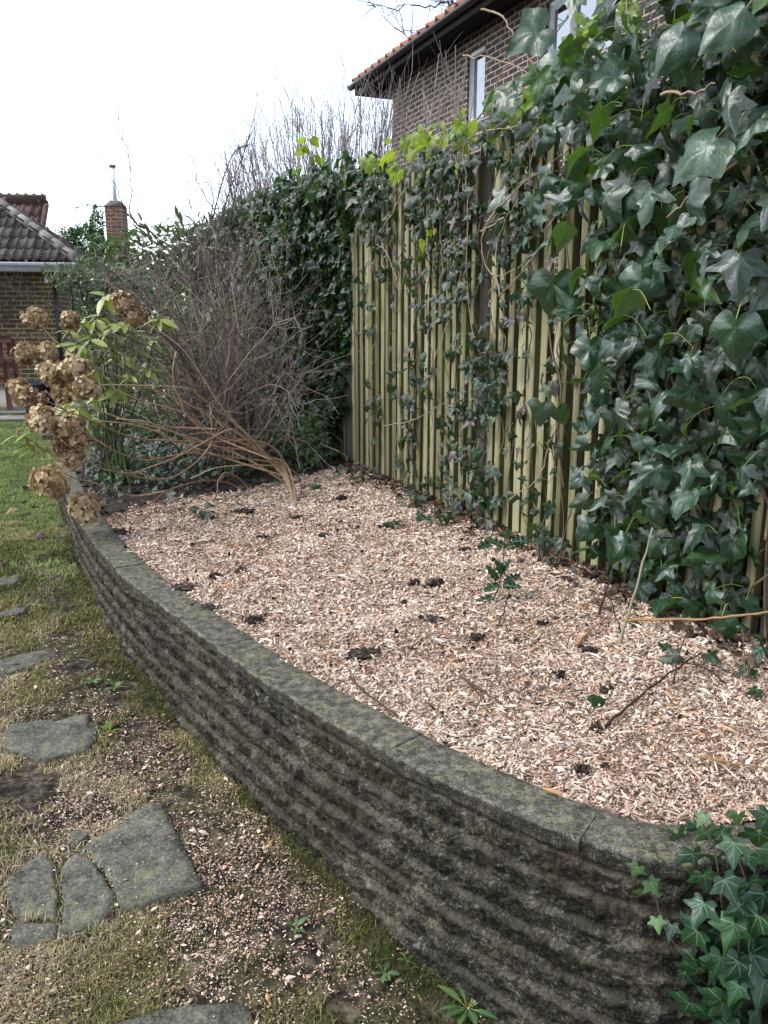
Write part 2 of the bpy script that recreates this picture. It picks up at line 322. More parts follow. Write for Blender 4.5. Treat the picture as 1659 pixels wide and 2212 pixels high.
def brick(name, c1, c2, mortar, odd, bw=.225, rh=.075):
    k = NT(name); v = k.attr('luv').outputs['Vector']
    b = k.n('ShaderNodeTexBrick', {'Vector': v, 'Color1': (*c1, 1), 'Color2': (*c2, 1), 'Mortar': (*mortar, 1), 'Scale': 1., 'Mortar Size': .009, 'Mortar Smooth': .15, 'Bias': 0., 'Brick Width': bw, 'Row Height': rh})
    b2 = k.n('ShaderNodeTexBrick', {'Vector': v, 'Color1': (0, 0, 0, 1), 'Color2': (1, 1, 1, 1), 'Mortar': (0, 0, 0, 1), 'Scale': 1., 'Mortar Size': .0065, 'Bias': -.1, 'Brick Width': bw, 'Row Height': rh})
    n = k.noise(25, v, 6, .7)
    c = k.mix(k.ramp(b2.outputs[0], [(.72, 0.), (.85, .7)]), b.outputs[0], odd)
    c = k.mix(1., c, k.ramp(n, [(.3, .6), (.7, 1.35)]), 'MULTIPLY')
    return k.done(c, .9, k.math('SUBTRACT', k.math('MULTIPLY', n, .3), b.outputs['Fac']), .5, .008, .2)
M['brickhouse'] = brick('house_brick', (.032, .027, .03), (.056, .045, .045), (.30, .255, .2), (.10, .05, .04))
M['brickbung'] = brick('bungalow_brick', (.075, .05, .032), (.14, .095, .055), (.30, .255, .165), (.065, .055, .07))
M['brickchim'] = brick('chimney_brick', (.17, .075, .055), (.22, .11, .08), (.32, .26, .22), (.10, .06, .06))
def tilemat(name, stops, lich=True):
    k = NT(name); n = k.noise(7, detail=8, rough=.75); a = k.attr().outputs['Fac']
    c = k.ramp(k.math('ADD', k.math('MULTIPLY', n, .6), k.math('MULTIPLY', a, .4)), stops)
    if lich:
        c = k.mix(k.ramp(k.noise(22, None, 5, .7), [(.60, 0.), (.68, .85)]), c, (.32, .32, .29)); c = k.mix(k.ramp(k.noise(5, None, 5, .7), [(.58, 0.), (.7, .6)]), c, (.10, .095, .03))
    return k.done(c, .9, n, .4, .01, .2)
M['tiledark'] = tilemat('dark_roof_tile', [(.25, (.035, .03, .03)), (.5, (.075, .063, .06)), (.8, (.14, .12, .115))])
M['tilered'] = tilemat('red_roof_tile', [(.25, (.06, .038, .032)), (.5, (.12, .068, .052)), (.8, (.22, .13, .10))])
M['tileorange'] = tilemat('orange_roof_tile', [(.25, (.16, .07, .05)), (.55, (.28, .125, .08)), (.85, (.38, .2, .13))], False)
M['ridge'] = tilemat('ridge_tile', [(.25, (.09, .08, .075)), (.5, (.16, .145, .135)), (.8, (.26, .24, .22))])
M['black'] = simple('black_plastic', (.012, .012, .013), .4, .2, 6, .5)
M['soffit'] = simple('dark_soffit', (.018, .015, .014), .8, .3, 5)
M['gutter'] = simple('grey_gutter', (.50, .53, .56), .45, .15, 6, .5)
M['white'] = simple('white_frame', (.72, .75, .8), .45, .06, 5, .5)
M['blue'] = simple('dark_blue_plastic', (.010, .014, .03), .35, .25, 5, .5)
M['bench'] = simple('red_brown_bench', (.13, .055, .042), .55, .3, 18)
M['flue'] = simple('steel_flue', (.86, .88, .9), .4, .04, 6, .4); M['lead'] = simple('lead_flashing', (.45, .46, .48), .5, .15, 10, .5)
k = NT('window_glass'); k.p.inputs['Metallic'].default_value = .0; M['glass'] = k.done((.02, .025, .03), .03, spec=1.); k.p.inputs['IOR'].default_value = 2.2
M['curtain'] = simple('white_blind', (.75, .77, .8), .8, .05, 3)

# ------------------------------------------------------------------ leaf shapes
def leaf_tm(out, c, zf, mid=.55):
    """leaf from half outline (mirrored); zf(x,y) gives its bend; centre point + inner ring + outer ring"""
    R = np.array(out, float); L = R[::-1].copy(); L[:, 0] *= -1
    if abs(R[0, 0]) < 1e-6: L = L[:-1]
    if abs(R[-1, 0]) < 1e-6: L = L[1:]
    O = np.concatenate([R, L]); a0, a1, a2 = np.roll(O, 1, 0), np.roll(O, -1, 0), np.roll(O, -2, 0); H = (-a0 + 9 * O + 9 * a1 - a2) / 16; O = np.stack([O, H], 1).reshape(-1, 2)
    c = np.array(c); n = len(O); P = np.concatenate([c[None]] + [c + (O - c) * f for f in (mid * .75, .78, 1.)]); V = np.concatenate([P, zf(P[:, 0], P[:, 1])[:, None]], 1)
    j = np.arange(n); j2 = (j + 1) % n
    T = np.stack([np.zeros(n, int), 1 + j, 1 + j2], -1); Q = np.concatenate([np.stack([1 + g * n + j, 1 + g * n + n + j, 1 + g * n + n + j2, 1 + g * n + j2], -1) for g in (0, 1)])
    return V, T, Q, P
LOBED = [(0, -.02), (.10, -.16), (.26, -.25), (.44, -.20), (.40, -.02), (.52, .10), (.74, .26), (.52, .34), (.30, .40), (.24, .58), (.13, .82), (0, 1.05)]
BROAD = [(0, .0), (.12, -.16), (.30, -.22), (.48, -.12), (.58, .08), (.68, .30), (.52, .44), (.38, .54), (.26, .74), (.13, .92), (0, 1.05)]
OVATE = [(0, 0), (.16, -.10), (.34, -.06), (.46, .12), (.47, .32), (.36, .56), (.2, .80), (.08, .95), (0, 1.04)]
TRI = [(0, 0), (.2, -.14), (.42, -.10), (.62, .12), (.46, .28), (.36, .44), (.3, .62), (.14, .86), (0, 1.)]
def zb(fold, droop, wav, ph): return lambda x, y: -fold * np.abs(x) - droop * (np.maximum(y, 0) ** 2) - .3 * droop * x * x + wav * np.sin(9 * x + ph) * np.cos(8 * y + ph) + .04 * np.cos(x * 20)*np.abs(x)
IVYT = [leaf_tm(LOBED, (0, .12), zb(.10, .22, .035, 0)), leaf_tm(BROAD, (0, .2), zb(.22, .34, .07, 1)), leaf_tm(BROAD, (0, .2), zb(-.16, .40, .08, 2.2)), leaf_tm(LOBED, (0, .12), zb(.28, .2, .07, 3)), leaf_tm(OVATE, (0, .25), zb(.34, .3, .06, .6)), leaf_tm(TRI, (0, .18), zb(.05, .35, .05, 4.))]
def simple_leaf(w, fold=.2, droop=.25, n=5):
    y = np.linspace(0, 1, n); hw = w * np.sin(np.pi * np.clip(y, 0.02, .985)) ** .75
    V = []; 
    for i in range(n):
        for s in (-1, 0, 1): V.append((s * hw[i], y[i], fold * abs(s) * hw[i] - droop * y[i] ** 2))
    V = np.array(V); Q = []
    for i in range(n - 1):
        for s in (0, 1): a = i * 3 + s; Q.append((a, a + 1, a + 4, a + 3))
    return V, np.zeros((0, 3), int), np.array(Q), V[:, :2].copy()
LANCE = simple_leaf(.15); BROADL = simple_leaf(.24, .15, .3); TINY = simple_leaf(.28, .1, .1, 3)
def rv(m, s=1.): return rg.normal(0, s, (m, 3))
def scatter_ivy(mb, pos, size, out, rnd, types=(0, 1, 2, 3, 4, 5), up=.5, jit=.45, stalk=None, slen=.8):
    """leaves hanging outwards from a surface: tips down, faces out and a little up"""
    m = len(pos); nor = unit(out + UP * up * rg.uniform(.2, 1.6, (m, 1)) + rv(m, jit)); tip = unit(-UP * 1. + out * .25 + rv(m, jit * .9))
    tip = unit(tip - nor * np.sum(tip * nor, 1, keepdims=True)); ty = rg.choice(types, m)
    for t in set(types):
        q = ty == t
        if q.any(): inst(mb, IVYT[t], pos[q], tip[q], nor[q], size[q], rnd[q], 1.)
    if stalk is not None:
        for i in range(m):
            L = size[i] * slen * random.uniform(.6, 1.4); b = pos[i] - tip[i] * L * .5 - nor[i] * L * .75 + rg.normal(0, .2, 3) * L; mid = (b + pos[i]) / 2 + UP * L * .16
            tube(stalk, smooth_path([b, mid, pos[i]], 3), np.linspace(.0016, .0011, 7) * (size[i] / .1) ** .5, 4, rg.uniform(), False)

# ------------------------------------------------------------------ the ground
gxs = np.concatenate([np.linspace(-220, -9, 12), np.linspace(-8, 3, 160), np.linspace(4, 220, 12)]); gys = np.concatenate([np.linspace(-60, .2, 8), np.linspace(.5, 8, 190), np.linspace(8.3, 16, 30), np.linspace(18, 400, 14)])
X, Y = np.meshgrid(gxs, gys, indexing='ij'); P = np.stack([X, Y, 0 * X], -1); near = (np.abs(X) < 9) & (Y < 16) & (Y > 0)
Z = gz(X, Y) + np.where(near, .014 * fbm(P, 3.5, 3) + .006 * fbm(P, 14, 5), 0)
mb = MB(); grid(mb, np.stack([X, Y, Z], -1)[:, :, :]); tag(mb.build('ground', M['ground'], smooth=True), kind='structure')
def gzz(x, y):
    P = np.stack([x, y, 0 * x], -1); return gz(x, y) + .014 * fbm(P, 3.5, 3) + .006 * fbm(P, 14, 5)

# ------------------------------------------------------------------ the retaining wall
OUT = [(167, 1143), (201, 1182), (267, 1250), (338, 1299), (392, 1339), (465, 1388), (519, 1437), (578, 1471), (652, 1520), (725, 1559), (796, 1598), (844, 1621), (934, 1678), (1054, 1729), (1174, 1783), (1252, 1814), (1335, 1838), (1437, 1861)]
WZ = .47
W = [(-3.3, 8.4, 0), (-2.95, 7.3, 0), (-2.62, 6.5, 0), (-2.32, 5.75, 0), (-1.95, 4.95, 0)] + [tuple(onz(*q, WZ)) for q in OUT]
W = np.array(W)[:, :2]
def resample(P, step):
    P = np.asarray(P); L = np.concatenate([[0], np.cumsum(np.linalg.norm(np.diff(P, axis=0), axis=1))]); s = np.linspace(0, L[-1], max(2, int(L[-1] / step) + 1))
    return np.stack([np.interp(s, L, P[:, i]) for i in range(P.shape[1])], 1)
Wsm = W.copy()
for _ in range(3): Wsm[1:-1] = .25 * Wsm[:-2] + .5 * Wsm[1:-1] + .25 * Wsm[2:]
main = resample(smooth_path(Wsm, 10), .011); end = np.array([main[-1], (.70, 1.43), (.95, 1.475), (1.45, 1.60)]); end = resample(end, .011)
def normals2(P): d = unit(np.gradient(P, axis=0)); return np.stack([d[:, 1], -d[:, 0]], 1)      # outward = towards camera side
def outward(P): n = normals2(P); return n if (n[len(n) // 2] @ (-P[len(P) // 2] + np.array([-.3, 0]))) > 0 else -n
wall = thing('retaining_wall', (main[len(main) // 2][0], main[len(main) // 2][1], 0), 'low curved retaining wall of rough grey brown blocks with flat mossy coping', 'wall')
COT = .046; CH = .073
def wall_face(P, seed):
    P = resample(P, .006)
    n = outward(P); zs = np.arange(-.24, WZ - COT + .004, .0055); s = np.arange(len(P)) * .006
    S, Zz = np.meshgrid(s, zs, indexing='ij'); top = WZ - COT; row = np.floor((top - Zz) / CH); fz = ((top - Zz) / CH) - row
    Q = np.stack([np.broadcast_to(P[:, None, 0], S.shape), np.broadcast_to(P[:, None, 1], S.shape), Zz], -1)
    wob = .06 * vn(Q, 3.5, 40) + .07 * vn(Q, 30, 41) + .08 * vn(Q, 75, 42); fz2 = (fz + wob * .5) % 1.0; g0 = np.clip((fz2 - .06) / .12, 0, 1); prof = g0 * (1 - .62 * np.clip((fz2 - .22) / .7, 0, 1) ** 1.2) * np.clip((1 - fz2) / .06, 0, 1) ** .5          # pillowed courses, grooves between
    fx = ((S / .30 + row * .37) % 1.0); vj = np.exp(-(np.minimum(fx, 1 - fx) * .30 / .007) ** 2)
    blk = _h(np.floor(S / .30 + row * .37).astype(int), row.astype(int), 0 * row.astype(int), seed) - .5
    d = -.021 + .019 * prof - .0015 * vj + .0025 * fbm(Q, 16, seed, 2) + .0055 * fbm(Q, 38, seed + 9, 2) + .0062 * fbm(Q, 85, seed + 19, 2) + .003 * vn(Q, 4, seed + 4)
    d += -.012 * np.clip(-Zz * 2, -1, 1) * 0
    ledge_light_jt = np.clip(1.1 * np.exp(-((fz2 - .17) / .11) ** 2) + vj * .5, 0, 1)  # skylit top ledge of each course painted in, plus upright joints
    V = Q.copy(); V[..., :2] += n[:, None, :] * d[..., None]
    b = MB(); grid(b, V, ledge_light_jt); return b
full = np.concatenate([main, end[1:]])
for _ in range(12): full[1:-1] = .25 * full[:-2] + .5 * full[1:-1] + .25 * full[2:]
wall_face(full, 3).build('block_face', M['wallblock'], wall, True)
def inner(P, t): return P - outward(P) * t
def wall_back(P):
    q = inner(P, .10); b = MB(); V = np.stack([np.concatenate([q, np.full((len(q), 1), z)], 1) for z in (-.24, WZ - COT + .002)], 1); grid(b, V[::6]); return b
wall_back(main).build('back_face', M['concrete'], wall)
def coping(P, seed):
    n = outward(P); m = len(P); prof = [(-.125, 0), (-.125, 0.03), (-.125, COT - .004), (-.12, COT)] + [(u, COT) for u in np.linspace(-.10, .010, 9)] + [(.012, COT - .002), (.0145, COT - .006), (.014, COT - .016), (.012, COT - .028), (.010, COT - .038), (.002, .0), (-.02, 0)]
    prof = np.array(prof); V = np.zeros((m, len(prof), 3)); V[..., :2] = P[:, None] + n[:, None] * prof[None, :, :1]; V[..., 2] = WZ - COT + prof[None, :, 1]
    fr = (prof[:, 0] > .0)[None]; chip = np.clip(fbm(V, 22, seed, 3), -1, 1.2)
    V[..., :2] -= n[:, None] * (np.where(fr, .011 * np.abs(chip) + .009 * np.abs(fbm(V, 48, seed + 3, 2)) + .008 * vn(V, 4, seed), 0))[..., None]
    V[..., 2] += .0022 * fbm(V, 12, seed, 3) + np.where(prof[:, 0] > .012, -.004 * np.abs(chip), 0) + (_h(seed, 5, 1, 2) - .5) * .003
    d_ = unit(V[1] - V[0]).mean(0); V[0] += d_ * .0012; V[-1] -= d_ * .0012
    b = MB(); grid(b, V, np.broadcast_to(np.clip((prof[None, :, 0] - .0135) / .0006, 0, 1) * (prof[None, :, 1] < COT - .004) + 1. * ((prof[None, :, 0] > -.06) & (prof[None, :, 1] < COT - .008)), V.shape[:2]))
    for e, w in ((0, -1), (m - 1, 1)):
        c = V[e].mean(0); j = np.arange(len(prof)); b.add(np.concatenate([V[e], [c]]), np.stack([j, (j + 1) % len(prof), np.full(len(prof), len(prof))], -1))
    return b
cuts = [0]; i = 0
while i < len(full) - 1: i = min(len(full) - 1, i + int(random.uniform(.40, .62) / .011)); cuts.append(i)
if cuts[-1] - cuts[-2] < 14: cuts.pop(-2)
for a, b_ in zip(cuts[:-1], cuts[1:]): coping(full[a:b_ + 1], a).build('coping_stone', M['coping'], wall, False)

# ------------------------------------------------------------------ the raised bed
A = resample(np.concatenate([inner(main, .105), inner(end, .105)[6:]]), .04); B = np.array([(fpt(s, 0)[0], fpt(s, 0)[1]) for s in np.linspace(5.2, -4.4, 200)]); NB = 220
Ai = np.stack([np.interp(np.linspace(0, 1, NB), np.linspace(0, 1, len(A)), A[:, i]) for i in (0, 1)], 1); Bi = np.stack([np.interp(np.linspace(0, 1, NB), np.linspace(0, 1, len(B)), B[:, i]) for i in (0, 1)], 1)
def fdist(x, y): return (x - FP0[0]) * NF[0] + (y - FP0[1]) * NF[1]      # distance in front of the fence
MAINT = main[::4]; INN = inner(main, .12)[::4]
def wdist(x, y): return np.sqrt(np.min((x[..., None] - INN[:, 0]) ** 2 + (y[..., None] - INN[:, 1]) ** 2, -1))
def bz(x, y):
    x = np.asarray(x, float); y = np.asarray(y, float); P = np.stack([x, y, 0 * x], -1)
    return .452 + .045 * np.clip(1 - fdist(x, y) / .9, 0, 1) + .02 * np.clip(wdist(x, y) / .3, 0, 1) + .012 * fbm(P, 3, 21) + .006 * fbm(P, 11, 22)
tt = np.linspace(0, 1.02, 90)[None, :, None]; G = Ai[:, None] * (1 - tt) + Bi[:, None] * tt
mb = MB(); grid(mb, np.concatenate([G, bz(G[..., 0], G[..., 1])[..., None]], -1)); mb.build('bed_soil', M['fines'], smooth=True)['kind'] = 'structure'
def onbed(x, y):
    z = .47
    for _ in range(8): P = onz(x, y, z); z = float(bz(P[0:1], P[1:2])[0])
    return P
# chips lie this side of the edge of the old planting
E0 = onz(150, 1120, .47)[:2]; E1 = onz(770, 1012, .47)[:2]; ED = unit(E1 - E0); EN = np.array([-ED[1], ED[0]])
def edge(x, y): return (x - E0[0]) * EN[0] + (y - E0[1]) * EN[1]          # >0 beyond the chips
def bed_points(n):
    i = rg.uniform(0, NB - 1.001, n); k_ = i.astype(int); f = (i - k_)[:, None]; a = Ai[k_] * (1 - f) + Ai[k_ + 1] * f; b = Bi[k_] * (1 - f) + Bi[k_ + 1] * f; t = rg.uniform(0, 1, n)[:, None]
    q = a * (1 - t) + b * t; w = np.linalg.norm(b - a, axis=1); keep = rg.uniform(0, 1, n) < w / w.max(); return q[keep]
def chips(mb, x, y, z, L, wd, flat=.35, rnd=None):
    m = len(x); th = rg.uniform(0, 2 * np.pi, m); el = rg.normal(0, flat, m); d = np.stack([np.cos(th) * np.cos(el), np.sin(th) * np.cos(el), np.sin(el)], 1)
    s = unit(np.cross(d, unit(UP + rv(m) * np.reshape(flat, (-1, 1)) * 1.1))); u = np.cross(s, d); L = L[:, None]; w = wd[:, None]; h = w * rg.uniform(.15, .45, (m, 1)); c = np.stack([x, y, z], 1); bend = u * L * rg.normal(0, .07, (m, 1))
    t0 = rg.uniform(.25, 1, (m, 1)); t1 = rg.uniform(.15, .9, (m, 1)); sk = rg.normal(0, .25, (m, 1))
    V = np.stack([c - d * L / 2 - s * w * t0 / 2, c - d * L / 2 + s * w * t0 / 2 + d * w * sk, c - s * w / 2 + u * h + bend, c + s * w / 2 + u * h + bend, c + d * L / 2 - s * w * t1 / 2, c + d * L / 2 + s * w * t1 / 2 - d * w * sk, c - s * w * .55 - u * h * .4, c + s * w * .55 - u * h * .4], 1)
    Q = np.array([(0, 1, 3, 2), (2, 3, 5, 4), (0, 2, 4, 6), (1, 7, 5, 3)]); k_ = (np.arange(m) * 8)[:, None, None]
    if rnd is None: rnd = np.clip(rg.beta(2.2, 1.7, m) * .86 + .02, 0, 1); q = rg.uniform(0, 1, m); rnd = np.where(q > .915, rg.uniform(.89, 1, m), rnd); rnd = np.where(q < .09, rg.uniform(0, .12, m), rnd)
    uv = np.stack([np.tile([-.5, .5, -.5, .5, -.5, .5, -.5, .5], (m, 1)) * 1., np.tile([0, 0, .5, .5, 1, 1, .5, .5], (m, 1)) + rnd[:, None] * 7], -1)
    mb.add(V.reshape(-1, 3), None, (Q[None] + k_).reshape(-1, 4), np.repeat(rnd, 8), uv)
mb = MB(); q = bed_points(1500000); x, y = q.T; D = np.hypot(x, y)
ed = edge(x, y) + .10 * fbm(np.stack([x, y, 0 * x], -1), 4, 31); pk = np.clip(1.9 / D, .28, 1) ** 1.5
keep = (ed < 0) & (rg.uniform(0, 1, len(x)) < pk) & (y > 1.3); x, y, D = x[keep], y[keep], D[keep]; m = len(x); print('chips', m)
patch = vn(np.stack([x, y, 0 * x], -1), 3.2, 50); L = rg.lognormal(math.log(.0066), .55, m) * np.clip(.62 + .2 * D, 1, 1.7); L = np.clip(L, .0035, .042); wd = np.clip(L * rg.uniform(.16, .48, m), .0016, .0095)
rnd = np.clip(rg.beta(2.0, 1.35, m) * .88 + .01 + .10 * patch + .08 * vn(np.stack([x, y, 0 * x], -1), 9, 51), .08, .88); q = rg.uniform(0, 1, m); rnd = np.where(q > .915, rg.uniform(.89, 1, m), rnd); rnd = np.where(q < .10 - .05 * patch, rg.uniform(0, .10, m), rnd)
lg = rg.uniform(0, 1, m) < .006 * np.clip(D / 2, 1, 2); L = np.where(lg, rg.uniform(.022, .06, m), L); wd = np.where(lg, rg.uniform(.002, .006, m), wd)
chips(mb, x, y, bz(x, y) + rg.uniform(-.002, .008, m) + .004 * lg, L, wd, np.where(lg, .12, .42), rnd)
tag(mb.build('wood_chips', M['chip']), kind='stuff')

# ------------------------------------------------------------------ lawn: stones, moss, chips, grass
def in_poly(px, py, poly):
    px = np.asarray(px); r = np.zeros(px.shape, bool); n = len(poly)
    for i in range(n):
        (x0, y0), (x1, y1) = poly[i], poly[(i + 1) % n]
        if y0 == y1: continue
        r ^= ((y0 > py) != (y1 > py)) & (px < (x1 - x0) * (py - y0) / (y1 - y0) + x0)
    return r
STONES = [
 ('pale grey paving stone alone in the moss, five sided with clean edges', [(5, 1576), (29, 1562), (196, 1540), (206, 1584), (194, 1618), (83, 1640), (10, 1613)]),
 ('largest piece of the cracked grey paving stone, pointing towards the wall', [(169, 1834), (289, 1755), (323, 1728), (348, 1736), (392, 1814), (436, 1907), (265, 1963), (247, 1912), (211, 1868), (191, 1838)]),
 ('middle piece of the cracked grey paving stone, between two chip filled cracks', [(168, 1838), (190, 1852), (227, 1889), (248, 1933), (234, 1980), (196, 1999), (132, 2019), (136, 1932), (127, 1876), (136, 1867), (150, 1847)]),
 ('outer wedge piece of the cracked grey paving stone, above its small corner piece', [(90, 1839), (112, 1856), (119, 1873), (118, 1915), (126, 1931), (123, 1981), (52, 1982), (28, 1971), (9, 1898)]),
 ('small corner piece broken off the cracked grey paving stone, pinkish', [(31, 1991), (123, 1990), (122, 2021), (70, 2043), (26, 2057), (20, 2024)]),
 ('paving stone cut off by the bottom edge of the photo', [(235, 2216), (362, 2176), (441, 2167), (519, 2162), (544, 2185), (540, 2270), (400, 2310), (250, 2290)]),
 ('thin sliver of dark paving stone partly buried in dry moss', [(-40, 1432), (60, 1409), (98, 1402), (130, 1407), (117, 1422), (24, 1451), (-40, 1462)]),
 ('dark paving stone at the edge of the brown grass, half overgrown', [(-30, 1328), (29, 1312), (64, 1309), (54, 1321), (-30, 1340)]),
 ('farthest small paving stone nearly swallowed by green moss', [(-20, 1248), (40, 1240), (44, 1250), (30, 1259), (-20, 1264)]),
 ('dark chip of paving stone beside the tip of the cracked stone', [(152, 1800), (170, 1792), (196, 1800), (170, 1822), (158, 1832)])]
SPOLY = []
for lab, poly in STONES:
    P = np.array([ong(*q_, .012) for q_ in poly])[:, :2]; SPOLY.append([tuple(v) for v in P]); n = len(P)
    Pr = resample(np.concatenate([P, P[:1]]), .012)[:-1]; c = Pr.mean(0); nn = len(Pr); wob = .006 * fbm(np.concatenate([Pr, np.zeros((nn, 1))], 1), 30, 5); Pr = Pr + unit(Pr - c) * wob[:, None]
    zt = float(gz(c[0], c[1])) + .011; rings = []
    for f_, dz in ((1., -.05), (1., -.006), (.985, 0), (.8, .001), (.5, .001), (.2, .001)):
        R = c + (Pr - c) * f_; z = gz(R[:, 0], R[:, 1]) + .011 + dz; R3 = np.concatenate([R, z[:, None]], 1); R3[:, 2] += .002 * fbm(R3, 12, 77); rings.append(R3)
    V = np.array(rings); V = np.concatenate([V, V[:, :1]], 1); mb = MB(); grid(mb, V); mb.add(np.concatenate([V[-1], [[c[0], c[1], zt + .001]]]), [(i_, i_ + 1, len(V[-1])) for i_ in range(len(V[-1]) - 1)])
    tag(mb.build('paving_stone', M['slab'], smooth=False), lab, 'paving stone', 'paving stones sunk in the lawn')
def on_stone(x, y):
    r = np.zeros(len(x), bool)
    for p_ in SPOLY: r |= in_poly(x, y, p_)
    return r
MN = outward(main)
def outside_wall(x, y, off=.0):
    d2 = (x[:, None] - MAINT[:, 0]) ** 2 + (y[:, None] - MAINT[:, 1]) ** 2; j = np.argmin(d2, 1); n = MN[::4][j]
    return ((x - MAINT[j, 0]) * n[:, 0] + (y - MAINT[j, 1]) * n[:, 1])
def lawn_pts(n, x0, x1, y0, y1):
    x = rg.uniform(x0, x1, n); y = rg.uniform(y0, y1, n); ok = np.abs((x * FPX / y)) < 1700; x, y = x[ok], y[ok]; w = outside_wall(x, y); ok = w > -.005; return x[ok], y[ok], w[ok]
def blades(mb, x, y, z, h, wd, rnd, lean=.6, curl=.6):
    m = len(x); th = rg.uniform(0, 6.283, m); d = np.stack([np.cos(th), np.sin(th), 0 * th], 1); s = np.stack([-np.sin(th), np.cos(th), 0 * th], 1); le = np.abs(rg.normal(0, lean, m))[:, None]; c = np.stack([x, y, z], 1); h = h[:, None]; w = wd[:, None]
    mid = c + UP * h * .55 + d * h * le * .4; tip = c + UP * h * (1 - curl * le * .5) + d * h * le
    V = np.stack([c - s * w / 2, c + s * w / 2, mid + s * w * .4, mid - s * w * .4, tip], 1); k_ = (np.arange(m) * 5)[:, None]
    mb.add(V.reshape(-1, 3), np.array([3, 2, 4])[None] + k_, np.array([0, 1, 2, 3])[None] + k_, np.repeat(rnd, 5))
# dry moss and thatch around the stones
mb = MB(); x, y, w = lawn_pts(1000000, -3.6, .5, 1.15, 5.2); P = np.stack([x, y, 0 * x], -1)
dens = fbm(P, 3.0, 61) * .6 + fbm(P, 9, 62) * .5 + .12 * (y - 2.0) - .55 * np.exp(-((w - .17) / .11) ** 2) - .12 + .55 * np.exp(-(w / .035) ** 2)
Dn = np.hypot(x, y); keep = (rg.uniform(-.55, .55, len(x)) < dens * 1.5 + .22) & (~on_stone(x, y)) & (rg.uniform(0, 1, len(x)) < np.clip(1.9 / Dn, .3, 1) ** 1.0)
x, y, w, P = x[keep], y[keep], w[keep], P[keep]; m = len(x); print('moss', m)
dry = fbm(P, 1.6, 66) * .5 + fbm(P, 7, 67) * .25; dk = np.exp(-(w / .3) ** 2)
rnd = np.clip(.50 + .60 * dry - .20 * dk + rg.normal(0, .16, m) + .10 * np.clip((3.2 - np.abs(y - 3.0)) / 3, 0, 1) * (x < -.8), 0, 1)
dd = np.clip(np.hypot(x, y) / 2., 1, 2.2); blades(mb, x, y, gzz(x, y) - .002, rg.uniform(.007, .026, m) * dd ** .4, rg.uniform(.0012, .0026, m) * dd, rnd, 1.1, .7)
tag(mb.build('moss', M['moss']), kind='stuff')
# chips spilt on the lawn
mb = MB(); x, y, w = lawn_pts(430000, -3.3, .5, 1.15, 4.3); P = np.stack([x, y, 0 * x], -1)
d = fbm(P, 2.2, 71) * .7 + fbm(P, 8, 72) * .6 + .25 - .42 * np.clip((y - 1.9), 0, 2) * .5 + .35 * (w < .5); keep = (rg.uniform(.05, 1.5, len(x)) < d) & ((~on_stone(x, y)) | (rg.uniform(0, 1, len(x)) < .04)); keep &= rg.uniform(0, 1, len(x)) < np.clip(2 / np.hypot(x, y), .4, 1)
x, y = x[keep], y[keep]; m = len(x); print('spilt', m); L = np.clip(rg.lognormal(math.log(.0040), .6, m), .002, .034); os_ = on_stone(x, y)
r = np.clip(rg.beta(2.2, 1.6, m) * .85, 0, 1); q = rg.uniform(0, 1, m); r = np.where(q > .86, rg.uniform(.9, 1, m), r); r = np.where(q < .12, rg.uniform(0, .15, m), r)
chips(mb, x, y, np.where(os_, gz(x, y) + .015, gzz(x, y) + rg.uniform(.001, .010, m)), L, np.clip(L * rg.uniform(.25, .6, m), .0025, .012), .3, r)
tag(mb.build('scattered_wood_chips', M['chip']), kind='stuff')
# green lawn
mb = MB(); x = rg.uniform(-8.6, -.9, 500000); y = rg.uniform(3.4, 11.2, len(x)); ok = (np.abs(x * FPX / y) < 1500) & (outside_wall(x, y) > .02); x, y = x[ok], y[ok]; P = np.stack([x, y, 0 * x], -1)
ok = rg.uniform(0, 1, len(x)) < np.clip((y - 3.5 + .6 * fbm(P, 2, 81)) / 1.6, 0, 1); x, y, P = x[ok], y[ok], P[ok]; m = len(x); print('grass', m)
blades(mb, x, y, gzz(x, y) - .003, rg.uniform(.012, .034, m), rg.uniform(.003, .006, m), np.clip(.5 + .3 * fbm(P, 3, 82) + rg.normal(0, .16, m), 0, 1), .8)
tag(mb.build('lawn_grass', M['grass']), kind='stuff')
# ------------------------------------------------------------------ the fence
def clear_s(x, y, off=0.): return onf(x, y, off)
fence = thing('timber_fence', fpt(-.2, 0.3), 'tall weathered timber fence of narrow upright slats, partly hidden by ivy', 'fence')
PS = [3.9, 2.05, .10, -1.78, -3.62, -5.4]
def pale(mb, s, z0, z1, off, w, t, rnd):
    nz = 7; zs = np.linspace(z0, z1, nz); lean = random.gauss(0, .006); bow = random.gauss(0, .004); prof = [(-1, 0), (-1, .88), (-.86, 1), (.86, 1), (1, .88), (1, 0)]
    f = (zs - z0) / (z1 - z0); sc_ = s + lean * f + bow * np.sin(3.1 * f); V = np.array([[fpt(sc_[i] + a * w / 2 + .002 * random.gauss(0, 1), zs[i], off + b * t) for a, b in prof] for i in range(nz)])
    grid(mb, V[:, 1:5], .3 + .7 * rnd); grid(mb, V[:, :2], rnd * .22); grid(mb, V[:, 4:], rnd * .22); k_ = len(prof); mb.add(V[-1], None, [(0, 1, 4, 5), (1, 2, 3, 4)], rnd)  # slat sides toned down, the shade between slats put into the colour
